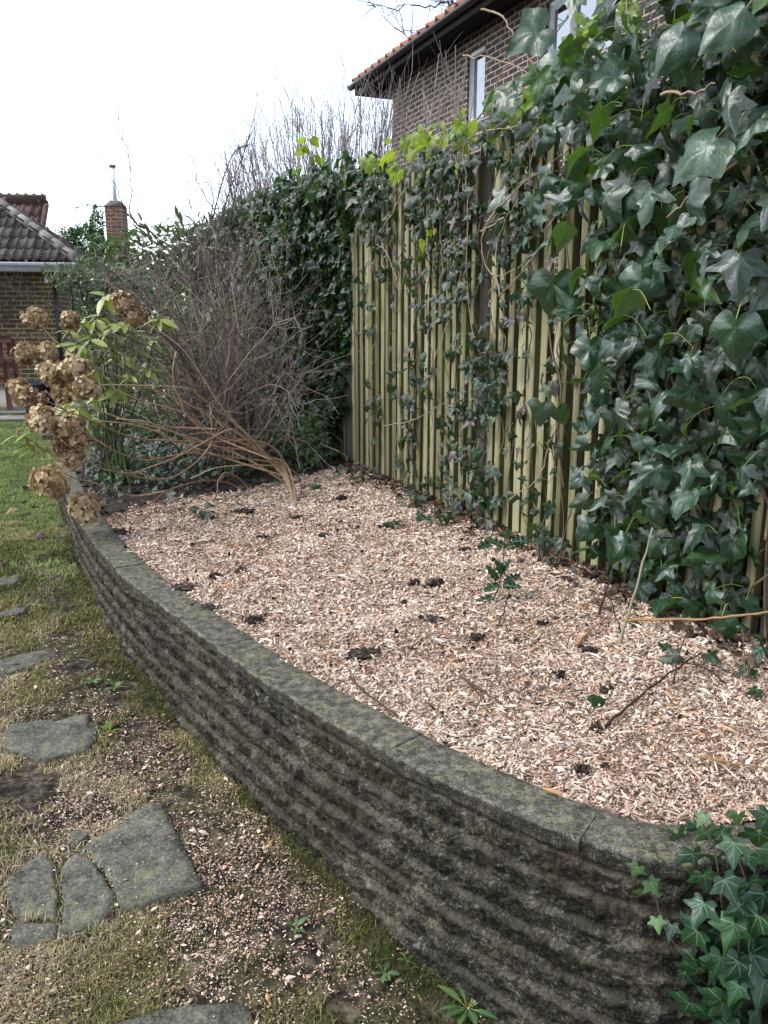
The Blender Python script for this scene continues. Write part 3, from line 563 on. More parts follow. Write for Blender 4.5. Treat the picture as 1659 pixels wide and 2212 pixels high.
for a, b in zip(PS[:-1], PS[1:]):
    n = int((a - b - .1) / .086); mb = MB(); mb2 = MB()
    for i in range(n):
        s = a - .07 - (i + .5) * (a - b - .1) / n * 1.0 + random.gauss(0, .004)
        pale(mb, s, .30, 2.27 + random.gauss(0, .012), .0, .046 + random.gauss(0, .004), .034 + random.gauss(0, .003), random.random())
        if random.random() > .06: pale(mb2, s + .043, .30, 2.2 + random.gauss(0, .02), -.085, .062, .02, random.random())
    mb.build('slat_panel', M['timber'], fence); mb2.build('back_slat_panel', M['timbershade'], fence)
    for z in (.75, 1.4, 2.02):
        mb = MB(); box(mb, fpt((a + b) / 2, z, -.033), DF * (a - b) / 2 * .999, NF * .032, UP * .04, bev=.004); mb.build('rail', M['timbershade'], fence)
for s in PS:
    mb = MB(); box(mb, fpt(s, 1.28, -.03), DF * .042, NF * .05, UP * .99, random.random(), .008); mb.build('fence_post', M['concrete'], fence)

# ------------------------------------------------------------------ tiled roofs and houses
def tile_strip(mb, o, u, v, u0, u1, tw, course, amp, nr, lip=.022):
    n = max(3, int((u1 - u0) / (tw / 8))); uu = np.linspace(u0, u1, n); ph = (uu / tw) % 1.0
    h = amp * np.where(ph < .38, np.sin(ph / .38 * math.pi), -.25 * np.sin((ph - .38) / .62 * math.pi)); t = _h(np.floor(uu / tw).astype(int), np.full(n, int(o[2] * 1000)), np.zeros(n, int), 5)
    h = h + .008 * (t - .5); R = [o + uu[:, None] * u + (dv * v)[None] + (h + dz)[:, None] * nr for dv, dz in ((0, lip - .022), (-.004, lip), (course + .015, .002))]
    V = np.array(R); grid(mb, V, np.tile(t, (3, 1)))
def roof_plane(mb, o, u, v, urange, rows, tw, course, amp):
    nr = unit(np.cross(u, v)); nr = nr if nr[2] > 0 else -nr
    for i in range(rows): 
        a, b = urange(i * course); 
        if b - a > .05: tile_strip(mb, o + v * i * course, u, v, a, b, tw, course, amp, nr)
def half_pipe(mb, p, q, r, n=10, closed=True, rnd=.5):
    d = unit(q - p); s = unit(np.cross(d, UP)); a = np.linspace(0, math.pi, n) + math.pi; V = np.array([[e + r * (math.cos(t) * s + math.sin(t) * UP) for t in a] + [e + (r * .86) * (math.cos(t) * s + math.sin(t) * UP) for t in a[::-1]] for e in (p, q)])
    V = np.concatenate([V, V[:, :1]], 1); grid(mb, V, rnd)
    for e in (0, 1): c = V[e][:n].mean(0); mb.add(np.concatenate([V[e][:n], [c]]), [(i, i + 1, n) for i in range(n - 1)], rnd=rnd)
def wallpanel(mb, p, du, w, z0, z1, th, nrm, u0=0., holes=()):
    """brick wall with rectangular openings (u0,u1,z0,z1); real reveals"""
    us = sorted({0., w} | {h for q in holes for h in q[:2]}); zs = sorted({z0, z1} | {h for q in holes for h in q[2:]})
    for i in range(len(us) - 1):
        for j in range(len(zs) - 1):
            a, b, c, d = us[i], us[i + 1], zs[j], zs[j + 1]
            if any(q[0] <= a and b <= q[1] and q[2] <= c and d <= q[3] for q in holes): continue
            V = [p + du * a + UP * c, p + du * b + UP * c, p + du * b + UP * d, p + du * a + UP * d]; mb.add(V, None, [(0, 1, 2, 3)], 0, [(u0 + a, c), (u0 + b, c), (u0 + b, d), (u0 + a, d)])
    for a, b, c, d in holes:
        C_ = [(a, c), (b, c), (b, d), (a, d)]
        for (ua, za), (ub, zb_) in zip(C_, C_[1:] + C_[:1]):
            V = [p + du * ua + UP * za, p + du * ub + UP * zb_, p + du * ub + UP * zb_ - nrm * th, p + du * ua + UP * za - nrm * th]; mb.add(V, None, [(0, 1, 2, 3)], 0, [(ua, za), (ub, zb_), (ub + .1, zb_ + .1), (ua + .1, za + .1)])
def window(parent, p, du, nrm, u0, u1, z0, z1, bars=(), name='window', fw=.05):
    fr = MB(); c = lambda u, z, o: p + du * u + UP * z - nrm * o
    for (ua, ub, za, zb_) in [(u0, u0 + fw, z0, z1), (u1 - fw, u1, z0, z1), (u0 + fw, u1 - fw, z1 - fw, z1), (u0 + fw, u1 - fw, z0, z0 + fw)] + [(u0 + (u1 - u0) * q_ - .03, u0 + (u1 - u0) * q_ + .03, z0 + fw, z1 - fw) for q_ in bars]:
        box(fr, c((ua + ub) / 2, (za + zb_) / 2, .06), du * (ub - ua) / 2, nrm * .035, UP * (zb_ - za) / 2, .5, .006)
    f = fr.build(name, M['white'], parent)
    g = MB(); V = [c(u0 + .02, z0 + .02, .075), c(u1 - .02, z0 + .02, .075), c(u1 - .02, z1 - .02, .075), c(u0 + .02, z1 - .02, .075)]; g.add(V, None, [(0, 1, 2, 3)])
    pane = g.build('pane', M['glass'], parent); pane.parent = f
    return f
# two storey house beyond the fence, long wall parallel to it
OG, OW = -3.4, -3.85
se, ze = onf(762, 194, OG); sw = onf(848, 300, OW)[0]; LEN = 15.
house = thing('brick_house', fpt(sw, .4, OW), 'two storey dark brick house with orange tiled roof and black gutter beyond the fence', 'house')
p0 = fpt(sw, 0., OW); du = -DF; nrm = NF
wa, wb = onf(1010, 170, OW), onf(1047, 170, OW); wt, wbm = onf(1030, 88, OW)[1], onf(1012, 250, OW)[1]
va, vb = onf(1180, 60, OW), onf(1345, 60, OW)
H1 = (sw - wa[0], sw - wb[0], wbm - .12, min(wt, ze - .25)); vz1 = ze - .22; H2 = (sw - va[0], sw - vb[0], onf(1180, 170, OW)[1], vz1)
print('house', se, ze, sw, H1, H2)
mb = MB(); wallpanel(mb, p0, du, LEN, .2, ze - .02, .11, nrm, 0, [H1, H2]); wallpanel(mb, p0 - nrm * 7, nrm, 7., .2, ze - .02, .1, -du, .4); mb.build('wall', M['brickhouse'], house)
window(house, p0, du, nrm, *H1); window(house, p0, du, nrm, *H2, bars=(.33, .66))
mb = MB(); box(mb, p0 + du * (H2[0] + H2[1]) / 2 + UP * (H2[2] + H2[3]) / 2 - nrm * .3, du * (H2[1] - H2[0]) / 2, nrm * .01, UP * (H2[3] - H2[2]) / 2); mb.build('blind', M['curtain'], house)
PT = math.radians(30); vv = -NF * math.cos(PT) + UP * math.sin(PT); mb = MB(); eo = fpt(se, ze + .10, OG + .0)
roof_plane(mb, eo, du, vv, lambda t: (t * .02, se - sw + LEN + .4), 13, .29, .33, .05); roof = mb.build('roof', M['tileorange'], house, True)
mb = MB(); mb.add([fpt(se - .05, ze - .02, OG - .06), fpt(se - LEN, ze - .02, OG - .06), fpt(se - LEN, ze - .02, OW - .02), fpt(se - .05, ze - .02, OW - .02)], None, [(0, 1, 2, 3)])
mb.add([fpt(se - .05, ze - .02, OG - .06), fpt(se - .05, ze - .02, OW - 7), fpt(sw - .02, ze - .02, OW - 7), fpt(sw - .02, ze - .02, OW - .02)], None, [(0, 1, 2, 3)])
box(mb, fpt((se + se - LEN) / 2, ze + .0, OG - .045), DF * LEN / 2, NF * .012, UP * .085); box(mb, fpt(se + .012, ze + .0, OG - 3.6), DF * .012, NF * 3.55, UP * .085)
mb.build('soffit', M['soffit'], house)
mb = MB(); half_pipe(mb, fpt(se + .03, ze + .045, OG + .03), fpt(se - LEN, ze + .045, OG + .03), .062); mb.build('gutter', M['black'], house)
mb = MB(); box(mb, p0 + du * LEN / 2 - nrm * 3.6 + UP * (ze - .5), du * LEN / 2 * .98, nrm * 3.4, UP * .02); mb.build('ceiling', M['soffit'], house)

# bungalow on the left
AZ = math.radians(80); WU = np.array([math.sin(AZ), math.cos(AZ), 0]); WN = np.array([math.cos(AZ), -math.sin(AZ), 0]); WB = -WN      # wall direction, outward normal, depth direction
Ec = at(166, 571, 14.); ezb = Ec[2]; ov = .4
bung = thing('bungalow', (Ec[0] - 2, Ec[1] + .5, .35), 'brown brick bungalow with mossy dark pantile roof and pale gutter', 'bungalow')
Wc = Ec - WU * ov - WN * ov; Ld = 2.9; pit = math.radians(35); LW = 6.
mb = MB(); wallpanel(mb, np.array([Wc[0], Wc[1], 0]) - WU * LW, WU, LW, .1, ezb + .0, .1, WN, 0); mb.build('wall', M['brickbung'], bung)
mb = MB(); wallpanel(mb, np.array([Wc[0], Wc[1], 0]), WB, Ld - 2 * ov, .1, ezb, .1, WU, .1); mb.build('side_wall', M['brickbung'], bung)
vf = WB * math.cos(pit) + UP * math.sin(pit); vs_ = -WU * math.cos(pit) + UP * math.sin(pit); cp = math.cos(pit); rows = int((Ld / 2) / cp / .33) + 1
mb = MB(); roof_plane(mb, Ec + UP * .06 - WU * LW, WU, vf, lambda t: (0, LW - t * cp), rows, .135, .33, .026); r1 = mb.build('roof', M['tiledark'], bung, True)
mb = MB(); roof_plane(mb, Ec + UP * .06, WB, vs_, lambda t: (t * cp, Ld - t * cp), rows, .135, .33, .026); mb.build('hip_roof', M['tiledark'], bung, True)
apex = Ec + UP * .06 + (WB - WU) * Ld / 2 + UP * Ld / 2 * math.tan(pit)
for a, b, m_ in ((Ec + UP * .09, apex + UP * .03, 'ridge'), (Ec + WB * Ld + UP * .09, apex + UP * .03, 'tiledark'), (apex + UP * .02, apex - WU * 5 + UP * .02, 'ridge')):
    mb = MB(); n = int(np.linalg.norm(b - a) / .34) + 1
    for i in range(n): q0 = a + (b - a) * i / n; q1 = a + (b - a) * (i + 1.06) / n; tube(mb, [q0, q0 + (q1 - q0) * .5, q1], [.085, .08, .074], 10, random.random())
    mb.build('ridge_tiles', M[m_], bung, False)
mb = MB(); half_pipe(mb, Ec + WN * .05 + UP * .02 - WU * LW, Ec + WN * .05 + UP * .02 + WU * .04, .06); mb.build('gutter', M['gutter'], bung)
mb = MB(); box(mb, Ec - WU * LW / 2 - UP * .05, WU * LW / 2, WN * .012, UP * .07); box(mb, Ec + WB * Ld / 2 - UP * .05, WB * Ld / 2, WU * .012, UP * .07); mb.build('fascia', M['gutter'], bung)
mb = MB(); mb.add([Ec - UP * .09 - WU * LW, Ec - UP * .09, Ec - UP * .09 + WB * Ld, Ec - UP * .09 + WB * Ld - WU * LW], None, [(0, 1, 2, 3)]); mb.build('soffit', M['soffit'], bung)
mb = MB(); tube(mb, [Wc + WN * .05 - WU * .04 - UP * .1, Wc * [1, 1, 0] + WN * .05 - WU * .04 + UP * .4], .03, 8); mb.build('downpipe', M['black'], bung)
UR = at(97, 438, 16.6); vr = WB * math.cos(math.radians(42)) + UP * math.sin(math.radians(42)); mb = MB(); rw = 6
roof_plane(mb, UR - vr * rw * .3 - WU * 4, WU, vr, lambda t: (0, 4), rw, .15, .34, .03); mb.build('upper_roof', M['tilered'], bung, True)
mb = MB(); tube(mb, [UR + UP * .02 + WU * .02, UR + UP * .02 - WU * 2, UR + UP * .02 - WU * 4], .11, 10); mb.build('ridge_tiles', M['tilered'], bung)
mb = MB(); box(mb, UR - vr * rw * .15 + WU * .03, WU * .035, vr * rw * .15, np.cross(WU, vr) * .05); mb.build('verge', M['tilered'], bung)
mb = MB(); box(mb, UR - vr * 1.75 + WU * .0 - UP * .02, WU * .22, vr * .16, np.cross(WU, vr) * .03, .5, .02); mb.build('flashing', M['lead'], bung)
mb = MB(); q_ = UR - vr * rw * .3; wallpanel(mb, q_ * [1, 1, 0] - WU * 4, WU, 4., .1, q_[2], .1, WN); wallpanel(mb, q_ * [1, 1, 0], WB, 2.6, .1, q_[2] + .4, .1, WU); mb.build('rear_wall', M['brickbung'], bung)

# chimney with flue
cq = at(250, 448, 18.); chim = thing('chimney', (cq[0], cq[1], .4), 'red brick chimney stack carrying a tall pale metal flue', 'chimney')
mb = MB(); hw = .175
for (ax, ay) in ((np.array([1, 0, 0.]), np.array([0, -1., 0])), (np.array([0, 1., 0]), np.array([1., 0, 0])), (np.array([0, 1., 0]), np.array([-1., 0, 0]))): wallpanel(mb, cq * [1, 1, 0] + ay * hw - ax * hw, ax, 2 * hw, .4, cq[2], .1, ay)
mb.build('stack', M['brickchim'], chim)
mb = MB(); c4 = [cq + np.array([a * .19, b * .19, 0]) for a, b in ((-1, -1), (1, -1), (1, 1), (-1, 1))]; t4 = [cq + np.array([a * .09, b * .09, .12]) for a, b in ((-1, -1), (1, -1), (1, 1), (-1, 1))]; mb.add(c4 + t4, None, [(0, 1, 5, 4), (1, 2, 6, 5), (2, 3, 7, 6), (3, 0, 4, 7), (4, 5, 6, 7), (0, 3, 2, 1)]); mb.build('mortar_cap', M['concrete'], chim)
ft = at(243, 362, 18.); mb = MB(); tube(mb, [np.array([ft[0], ft[1], cq[2] + .1]), ft], .045, 10); mb.build('flue_pipe', M['flue'], chim); mb = MB(); tube(mb, [ft, ft + UP * .05], .065, 10); mb.build('cowl', M['concrete'], chim)

# patio, bench, tub
PC = at(20, 888, 10.4); patz = float(PC[2]); mb = MB(); box(mb, np.array([PC[0] - 1.2, PC[1] + 2.05, patz - .06]), WU * 2.6, WB * 2.45, UP * .06, .5, .015); mb.build('patio', M['patio'])['kind'] = 'structure'
P_ = ong(38, 905, .01); mb = MB(); box(mb, P_ + np.array([-.05, .0, 0]), WU * .38, WB * .22, UP * .02, .5, .01); tag(mb.build('paving_stone', M['patio']), 'pale flat paving stone in front of the patio step by the bench', 'paving stone', 'paving stones sunk in the lawn')
bc = at(22, 886, 10.5); bench = thing('garden_bench', bc, 'red brown wooden garden bench standing against the bungalow wall', 'bench')
bp = lambda u, d, z: bc * [1, 1, 0] + WU * u + WB * d + UP * (patz + z)
def bpart(name, bs):
    mb = MB()
    for (u, d, z, a, b, c_) in bs: box(mb, bp(u, d, z), WU * a, WB * b, UP * c_, random.random(), .006)
    mb.build(name, M['bench'], bench)
for u in (0, -1.2):
    bpart('leg', [(u, 0, .31, .03, .03, .31)]); bpart('leg', [(u, .5, .44, .03, .03, .44)]); bpart('armrest', [(u, .22, .63, .035, .3, .018)])
bpart('seat', [(-.6, .05 + .11 * i, .43, .57, .048, .012) for i in range(5)] + [(-.6, -.0, .38, .57, .015, .035)])
bpart('backrest', [(-.6, .5, .87, .58, .022, .045), (-.6, .5, .52, .57, .02, .035)] + [(-.06 - .108 * i, .5, .70, .028, .012, .135) for i in range(11)])
tb = at(88, 893, 10.3); mb = MB(); a = np.arange(24) * 2 * math.pi / 24; prof = [(.165, 0), (.17, .02), (.215, .33), (.235, .335), (.235, .365), (.215, .365), (.205, .34), (.18, .25), (0.001, .25)]
V = np.array([[(tb[0] + r * math.cos(t), tb[1] + r * math.sin(t), patz + h) for t in np.append(a, a[0])] for r, h in prof]); grid(mb, V); tag(mb.build('plant_tub', M['blue'], smooth=False), 'dark blue round plastic tub on the patio beside the bench', 'tub')

# ------------------------------------------------------------------ twigs
def grow(mb, p, d, L, r, rnd, k=7, wander=.12, lift=0., kids=(), taper=.35, sides=4):
    """one shoot with its side twigs; kids = list of (count, length share, angle) for each further order"""
    pts = [np.asarray(p, float)]; d = unit(d)
    for i in range(k):
        d = unit(d + rg.normal(0, wander, 3) + UP * lift); pts.append(pts[-1] + d * L / k)
    pts = np.array(pts); tube(mb, pts, np.linspace(r, r * taper, k + 1), sides, np.clip(rnd + rg.normal(0, .12), 0, 1), False)
    if kids:
        cnt, ls, ang = kids[0]
        for _ in range(rg.poisson(cnt)):
            f = rg.uniform(.18, 1) * (k - 1); i = int(f); q = pts[i] + (pts[i + 1] - pts[i]) * (f - i); dd = unit(pts[i + 1] - pts[i]); s = unit(np.cross(dd, rg.normal(0, 1, 3)))
            grow(mb, q, dd * math.cos(ang) + s * math.sin(ang) * rg.uniform(.6, 1.3), L * ls * rg.uniform(.5, 1.4), max(r * .55 * (1 - .4 * f / k), .0011), rnd, max(3, k - 3), wander * 1.3, lift * .6, kids[1:], taper, 3)
    return pts
# tangled bare shrub at the far end of the bed
bb = at(515, 1045, 5.6); bb[2] = .45
shrub = thing('bare_shrub', bb, 'big tangled leafless shrub with grey purple twigs at the far end of the bed', 'shrub')
mb = MB()
for i in range(125):
    tx = rg.choice([rg.uniform(225, 480), rg.uniform(240, 480), rg.uniform(420, 655), rg.uniform(330, 650)]); ty = rg.uniform(500, 900) if tx < 600 else rg.uniform(620, 950)
    if tx < 400: ty = max(ty, 560 + (400 - tx) * .25)
    tg = at(tx, ty, 5.6 + rg.normal(0, .38)); b = bb + rg.normal(0, .10, 3) * [1, 1, 0]; up = b + (tg - b) * .5 + UP * rg.uniform(-.05, .38) * (tg[2] - b[2]) * .6 + rg.normal(0, .06, 3)
    P = smooth_path([b, up, tg, tg + (tg - up) * .3 - UP * rg.uniform(0, .25)], 5); P[1:] += rg.normal(0, .012, (len(P) - 1, 3)); rr = rg.uniform(.0035, .0075); tone = rg.uniform(.1, .9)
    tube(mb, P, np.linspace(rr, .0014, len(P)), 4, tone, False)
    for _ in range(9):
        j = rg.integers(3, len(P) - 1); dd = unit(P[j] - P[j - 1]); s = unit(rg.normal(0, 1, 3)); grow(mb, P[j], dd * .7 + s * .8 + UP * .1, rg.uniform(.12, .55), .0023, tone, 5, .2, -.01, ((1.5, .5, .8),), .55, 3)
mb.build('twigs', M['twig'], shrub)
mb = MB()
for i in range(16):
    b = bb + rg.normal(0, .07, 3) * [1, 1, 0]; tg = at(515 + rg.normal(0, 70), rg.uniform(860, 960), 5.6 + rg.normal(0, .1)); tube(mb, smooth_path([b - UP * .03, (b + tg) / 2 + rg.normal(0, .03, 3), tg], 4), np.linspace(rg.uniform(.012, .022), .007, 9), 6, rg.uniform(.4, 1))
mb.build('main_stems', M['twig'], shrub)
# long thin shoots leaving the shrub top
mb = MB()
for pl in ([(420, 600), (330, 505), (285, 470), (245, 400), (210, 300)], [(330, 520), (284, 468), (283, 380), (268, 300), (240, 190)], [(360, 540), (275, 465), (200, 445), (150, 450)], [(420, 800), (300, 740), (180, 690), (60, 640), (20, 610)], [(480, 830), (330, 765), (200, 745), (90, 748)], [(400, 700), (300, 640), (210, 560), (130, 530)], [(430, 790), (330, 700), (240, 600), (222, 560)], [(450, 640), (375, 560), (330, 540), (290, 500)], [(500, 560), (470, 470), (430, 400), (415, 330)]):
    P = smooth_path([at(x, y, 5.1 + .0006 * (x - 300)) for x, y in pl], 6); P[1:-1] += rg.normal(0, .006, (len(P) - 2, 3)); tube(mb, P, np.linspace(.0042, .0014, len(P)), 4, .25, False)
    for _ in range(12): j = rg.integers(4, len(P) - 1); grow(mb, P[j], unit(P[j] - P[j - 1]) + .9 * unit(rg.normal(0, 1, 3)), rg.uniform(.06, .28), .0016, .3, 4, .15, .03, ((1.2, .5, .8),), .5, 3)
mb.build('long_shoots', M['twig'], shrub)

# dark arching shoots behind the ivy mound
rs = thing('arching_shoots', fpt(2.6, .5, .35), 'few tall dark thorny shoots arching up before the sky', 'rose shrub'); mb = MB()
for pl in ([(430, 660), (450, 520), (478, 400), (505, 330), (532, 312)], [(440, 640), (468, 520), (490, 430), (530, 320), (548, 255)], [(470, 640), (497, 480), (512, 400), (533, 300)], [(505, 600), (515, 520), (548, 440), (580, 420)], [(420, 640), (437, 560), (455, 470), (460, 420), (440, 380)], [(480, 620), (520, 490), (560, 440), (640, 425)]):
    P = smooth_path([at(x, y, 7.0) for x, y in pl], 6); tube(mb, P, np.linspace(.0075, .0025, len(P)), 5, rg.uniform())
    for _ in range(13): j = rg.integers(6, len(P) - 1); grow(mb, P[j], unit(P[j] - P[j - 1]) * .4 + unit(rg.normal(0, 1, 3)), rg.uniform(.08, .4), .0025, .5, 4, .12, .02, ((1.5, .5, .8),), .5, 3)
mb.build('stems', M['rose'], rs)

# big bare shrub behind the fence, many upright rods
def rods(name, label, cat, px, Yd, zb, fan, tops, n, mat, rr=.012, kid=9, kl=.2):
    base = at(px, 700, Yd); base[2] = zb; t = thing(name, base, label, cat); mb = MB(); tr = MB()
    for i in range(n):
        tx, ty = tops(); tg = at(tx, ty, Yd + rg.normal(0, .45)); b = base + rg.normal(0, fan, 3) * [1, 1, 0]; mid = b + (tg - b) * .45 + np.array([(tg[0] - b[0]) * .22, 0, .1]) + rg.normal(0, .06, 3); P = smooth_path([b, mid, tg], 7); rad = rg.uniform(.6, 1.2) * rr
        tube(mb, P, np.linspace(rad, .003, len(P)), 5, rg.uniform(), False)
        for _ in range(kid): j = rg.integers(3, len(P) - 1); d_ = unit(P[j] - P[j - 1]); grow(mb, P[j], d_ + .65 * unit(rg.normal(0, 1, 3)), rg.uniform(.3, 1.6) * kl * 2.2, .0032, rg.uniform(), 4, .1, .07, ((2.2, .45, .65),), .55, 3)
    for i in range(5): b = base + rg.normal(0, fan, 3) * [1, 1, 0]; tube(mb, [b * [1, 1, 0], b + UP * .1, b + UP * .6 + rg.normal(0, .1, 3)], [.05, .045, .03], 7, rg.uniform())
    mb.build('branches', M[mat], t)
def tops1():
    x = rg.uniform(480, 885); top = 180 + max(0, 700 - x) * .62 + max(0, x - 760) * .3; return x, top + abs(rg.normal(0, 95))
rods('bare_shrub', 'leafless shrub of upright rods against the sky behind the fence, left of the brick house', 'shrub', 700, 8.6, .5, .30, tops1, 150, 'twigfar', .011, 11, .22)
def tops2(): return rg.uniform(850, 1010), rg.uniform(80, 300)
rods('bare_shrub', 'sparse brown leafless shrub in front of the brick house wall', 'shrub', 930, 7.0, .5, .2, tops2, 11, 'twigfar', .0055, 15, .2)
# bare tree beyond the house
tb_ = at(1010, 300, 26.); tb_[2] = .4; tree = thing('bare_tree', tb_, 'leafless tree whose branches show above the orange roof', 'tree'); mb = MB()
tk = smooth_path([tb_, tb_ + np.array([.1, 0, 4]), tb_ + np.array([-.1, 0, 8.]), tb_ + np.array([.2, 0, 12.5])], 6); tube(mb, tk, np.linspace(.28, .07, len(tk)), 8, .3); mb.build('trunk', M['rose'], tree); mb = MB()
for pl in ([(1010, 60), (985, 25), (930, 12), (860, 22), (795, 8)], [(1000, 40), (970, -10), (900, -30)], [(1000, 100), (940, 70), (890, 80), (850, 60)], [(1010, 130), (950, 110), (880, 130)], [(1015, 20), (1005, -30), (960, -60)], [(1010, 0), (1030, -40), (1060, -80)]):
    P = smooth_path([at(x, y, 26.) for x, y in pl], 5); P[1:] += rg.normal(0, .06, (len(P) - 1, 3)); tube(mb, P, np.linspace(.032, .012, len(P)), 5, .3, False)
    for _ in range(9): j = rg.integers(2, len(P) - 1); grow(mb, P[j], unit(P[j] - P[j - 1]) * .6 + unit(rg.normal(0, 1, 3)), rg.uniform(.5, 1.6), .013, .4, 5, .15, .05, ((3, .45, .8), (2, .5, .8)), .5, 3)
mb.build('branches', M['rose'], tree)

# ------------------------------------------------------------------ leafy shrubs
def blob_points(c, r, n, shell=.55, seed=0, fs=1.6):
    d = unit(rg.normal(0, 1, (n, 3))); rad = (shell + (1 - shell) * rg.uniform(0, 1, n) ** .6) * (1 + .42 * fbm(d, fs, seed, 3)); return np.asarray(c) + d * rad[:, None] * np.asarray(r), d
def bush(name, label, cat, blobs, tm, size, mat, stem='twig', up=.4, jit=.5, droop=0., seed=1):
    lo = min(c[2] - r[2] for c, r, n in blobs); c0 = blobs[0][0]; g = float(gz(c0[0], c0[1])); t = thing(name, (c0[0], c0[1], g), label, cat); mb = MB(); st = MB()
    for c, r, n in blobs:
        p, d = blob_points(c, r, n, .5, seed); seed += 7; keep = p[:, 2] > g + .02; p, d = p[keep], d[keep]; m = len(p); tip = unit(d + rv(m, jit) - UP * droop); nor = unit(UP * (up + .5) + d * .7 + rv(m, jit)); inst(mb, tm, p, tip, nor, size * rg.uniform(.6, 1.3, m), np.clip(rg.beta(2, 2, m), 0, 1))
        for i in range(9): q = p[rg.integers(m)]; b = np.array([c[0] + rg.normal(0, .12), c[1] + rg.normal(0, .12), max(g, c[2] - r[2] * 1.2)]); tube(st, smooth_path([b, (b + q) / 2 + rg.normal(0, .05, 3), q], 4), np.linspace(.012, .003, 9), 4, rg.uniform(), False)
        b = np.array([c[0], c[1], g]); tube(st, [b, b + UP * .2, np.array(c)], [.03, .028, .015], 6)
    mb.build('foliage', M[mat], t, True); st.build('stems', M[stem], t); return t
A_ = lambda x, y, Y: at(x, y, Y)
bush('conifer_bush', 'rounded dark green evergreen left of the brick chimney, beside the bungalow roof', 'bush', [(A_(180, 530, 17), (.42, .4, .4), 4500), (A_(150, 560, 17), (.35, .35, .3), 2500), (A_(210, 520, 17), (.14, .14, .55), 1600), (A_(200, 610, 17), (.6, .4, .6), 2500)], TINY, .055, 'laurel', seed=3)
bush('laurel', 'tall laurel with long pointed leaves growing in front of the brick chimney', 'bush', [(A_(285, 572, 9.5), (.38, .4, .32), 460), (A_(345, 560, 9.5), (.38, .4, .42), 380), (A_(240, 590, 9.5), (.32, .3, .34), 260), (A_(310, 660, 9.5), (.6, .5, .6), 600), (A_(420, 560, 9.3), (.4, .4, .45), 380), (A_(420, 680, 9.3), (.5, .4, .6), 420), (A_(230, 700, 9.8), (.4, .4, .5), 350)], LANCE, .12, 'laurel', droop=.35, seed=13)
bush('small_leaved_shrub', 'airy shrub with tiny grey green leaves at the bungalow corner', 'shrub', [(A_(200, 610, 8.6), (.42, .3, .17), 900), (A_(150, 590, 8.6), (.26, .2, .08), 260), (A_(270, 640, 8.6), (.45, .35, .3), 1400), (A_(225, 690, 8.6), (.35, .3, .35), 1200), (A_(330, 720, 8.4), (.5, .4, .5), 1200), (A_(270, 790, 8.4), (.45, .4, .45), 900)], TINY, .045, 'smallleaf', seed=33)
bush('dark_hedge', 'dark evergreen undergrowth at the far end of the garden behind the bare shrub', 'hedge', [(A_(330, 860, 7.6), (.8, .4, .5), 900), (A_(430, 800, 7.4), (.6, .4, .7), 800), (A_(250, 900, 7.6), (.4, .4, .35), 500), (A_(400, 940, 6.8), (.7, .35, .25), 700)], BROADL, .075, 'laurel', seed=53)
bush('low_shrub', 'low bright green shrub at the foot of the ivy by the fence post', 'shrub', [(A_(650, 960, 5.75), (.22, .18, .17), 700), (A_(600, 950, 5.95), (.2, .2, .16), 500), (A_(700, 935, 6.0), (.16, .15, .22), 450), (A_(640, 1000, 5.6), (.22, .15, .09), 380)], BROADL, .035, 'weed', seed=63)
# rhododendron: whorls of yellowish leaves on thin stems
rb = at(215, 900, 5.3); rb[2] = .45; rh = thing('rhododendron', rb, 'rhododendron with whorls of yellow green leaves behind the dried flower heads', 'shrub'); mb = MB(); st = MB()
for (x, y) in [(150, 715), (205, 690), (228, 640), (195, 735), (165, 745), (250, 700), (285, 720), (230, 770), (175, 770), (260, 770), (200, 800), (300, 760), (330, 735), (225, 820), (270, 700), (190, 765), (345, 690), (240, 745), (150, 870), (165, 885), (190, 905), (210, 850), (280, 815), (255, 845), (320, 800), (180, 690), (215, 715)]:
    q = A_(x, y, 5.1 + rg.normal(0, .13)); n = rg.integers(6, 10); a = rg.uniform(0, 6.28) + np.arange(n) * 6.28 / n + rg.normal(0, .2, n); ax = unit(np.array([rg.normal(0, .4) - .15, -.3, .9])); tip = unit(np.stack([np.cos(a), np.sin(a), rg.normal(-.25, .35, n)], 1)); inst(mb, simple_leaf(.185, .25, .22, 6), np.repeat([q], n, 0), tip, unit(ax + .2 * tip), rg.uniform(.09, .14, n), rg.uniform(0, 1, n))
    bu = MB(); tube(bu, [q, q + ax * .012, q + ax * .03], [.004, .007, .001], 6, .5); bu.build('bud', M['petiole'], rh); b = rb + rg.normal(0, .05, 3) * [1, 1, 0]; tube(st, smooth_path([b, (b + q) / 2 + np.array([.05, 0, .04]), q], 5), np.linspace(.0045, .002, 11), 5, .1, False)
mb.build('foliage', M['rhodo'], rh, True); st.build('stems', M['twig'], rh)
# low rhododendron sprig with buds over the lawn
rb2 = A_(130, 1010, 4.3); rb2[2] = .47; r2 = thing('rhododendron_sprig', rb2, 'low sprig of long green leaves with pale buds hanging over the lawn', 'sprig'); mb = MB(); st = MB()
for (x, y) in [(40, 940), (68, 935), (80, 965), (100, 975), (60, 960), (170, 960)]:
    q = A_(x, y, 4.25); n = 5; a = rg.uniform(0, 6.28, n); tip = unit(np.stack([np.cos(a) - .3, np.sin(a), -.3 + 0 * a], 1)); inst(mb, simple_leaf(.16, .25, .2, 6), np.repeat([q], n, 0), tip, UP + rv(n, .2), rg.uniform(.07, .11, n), rg.uniform(.1, .7, n)); tube(st, smooth_path([A_(135, 1000, 4.3), A_((x + 130) / 2, (y + 985) / 2, 4.3), q], 4), np.linspace(.004, .002, 9), 5, .9, False); bu = MB(); tube(bu, [q, q + UP * .015 + [-.004, 0, 0], q + UP * .035], [.004, .008, .001], 6, .5); bu.build('bud', M['floret'], r2)
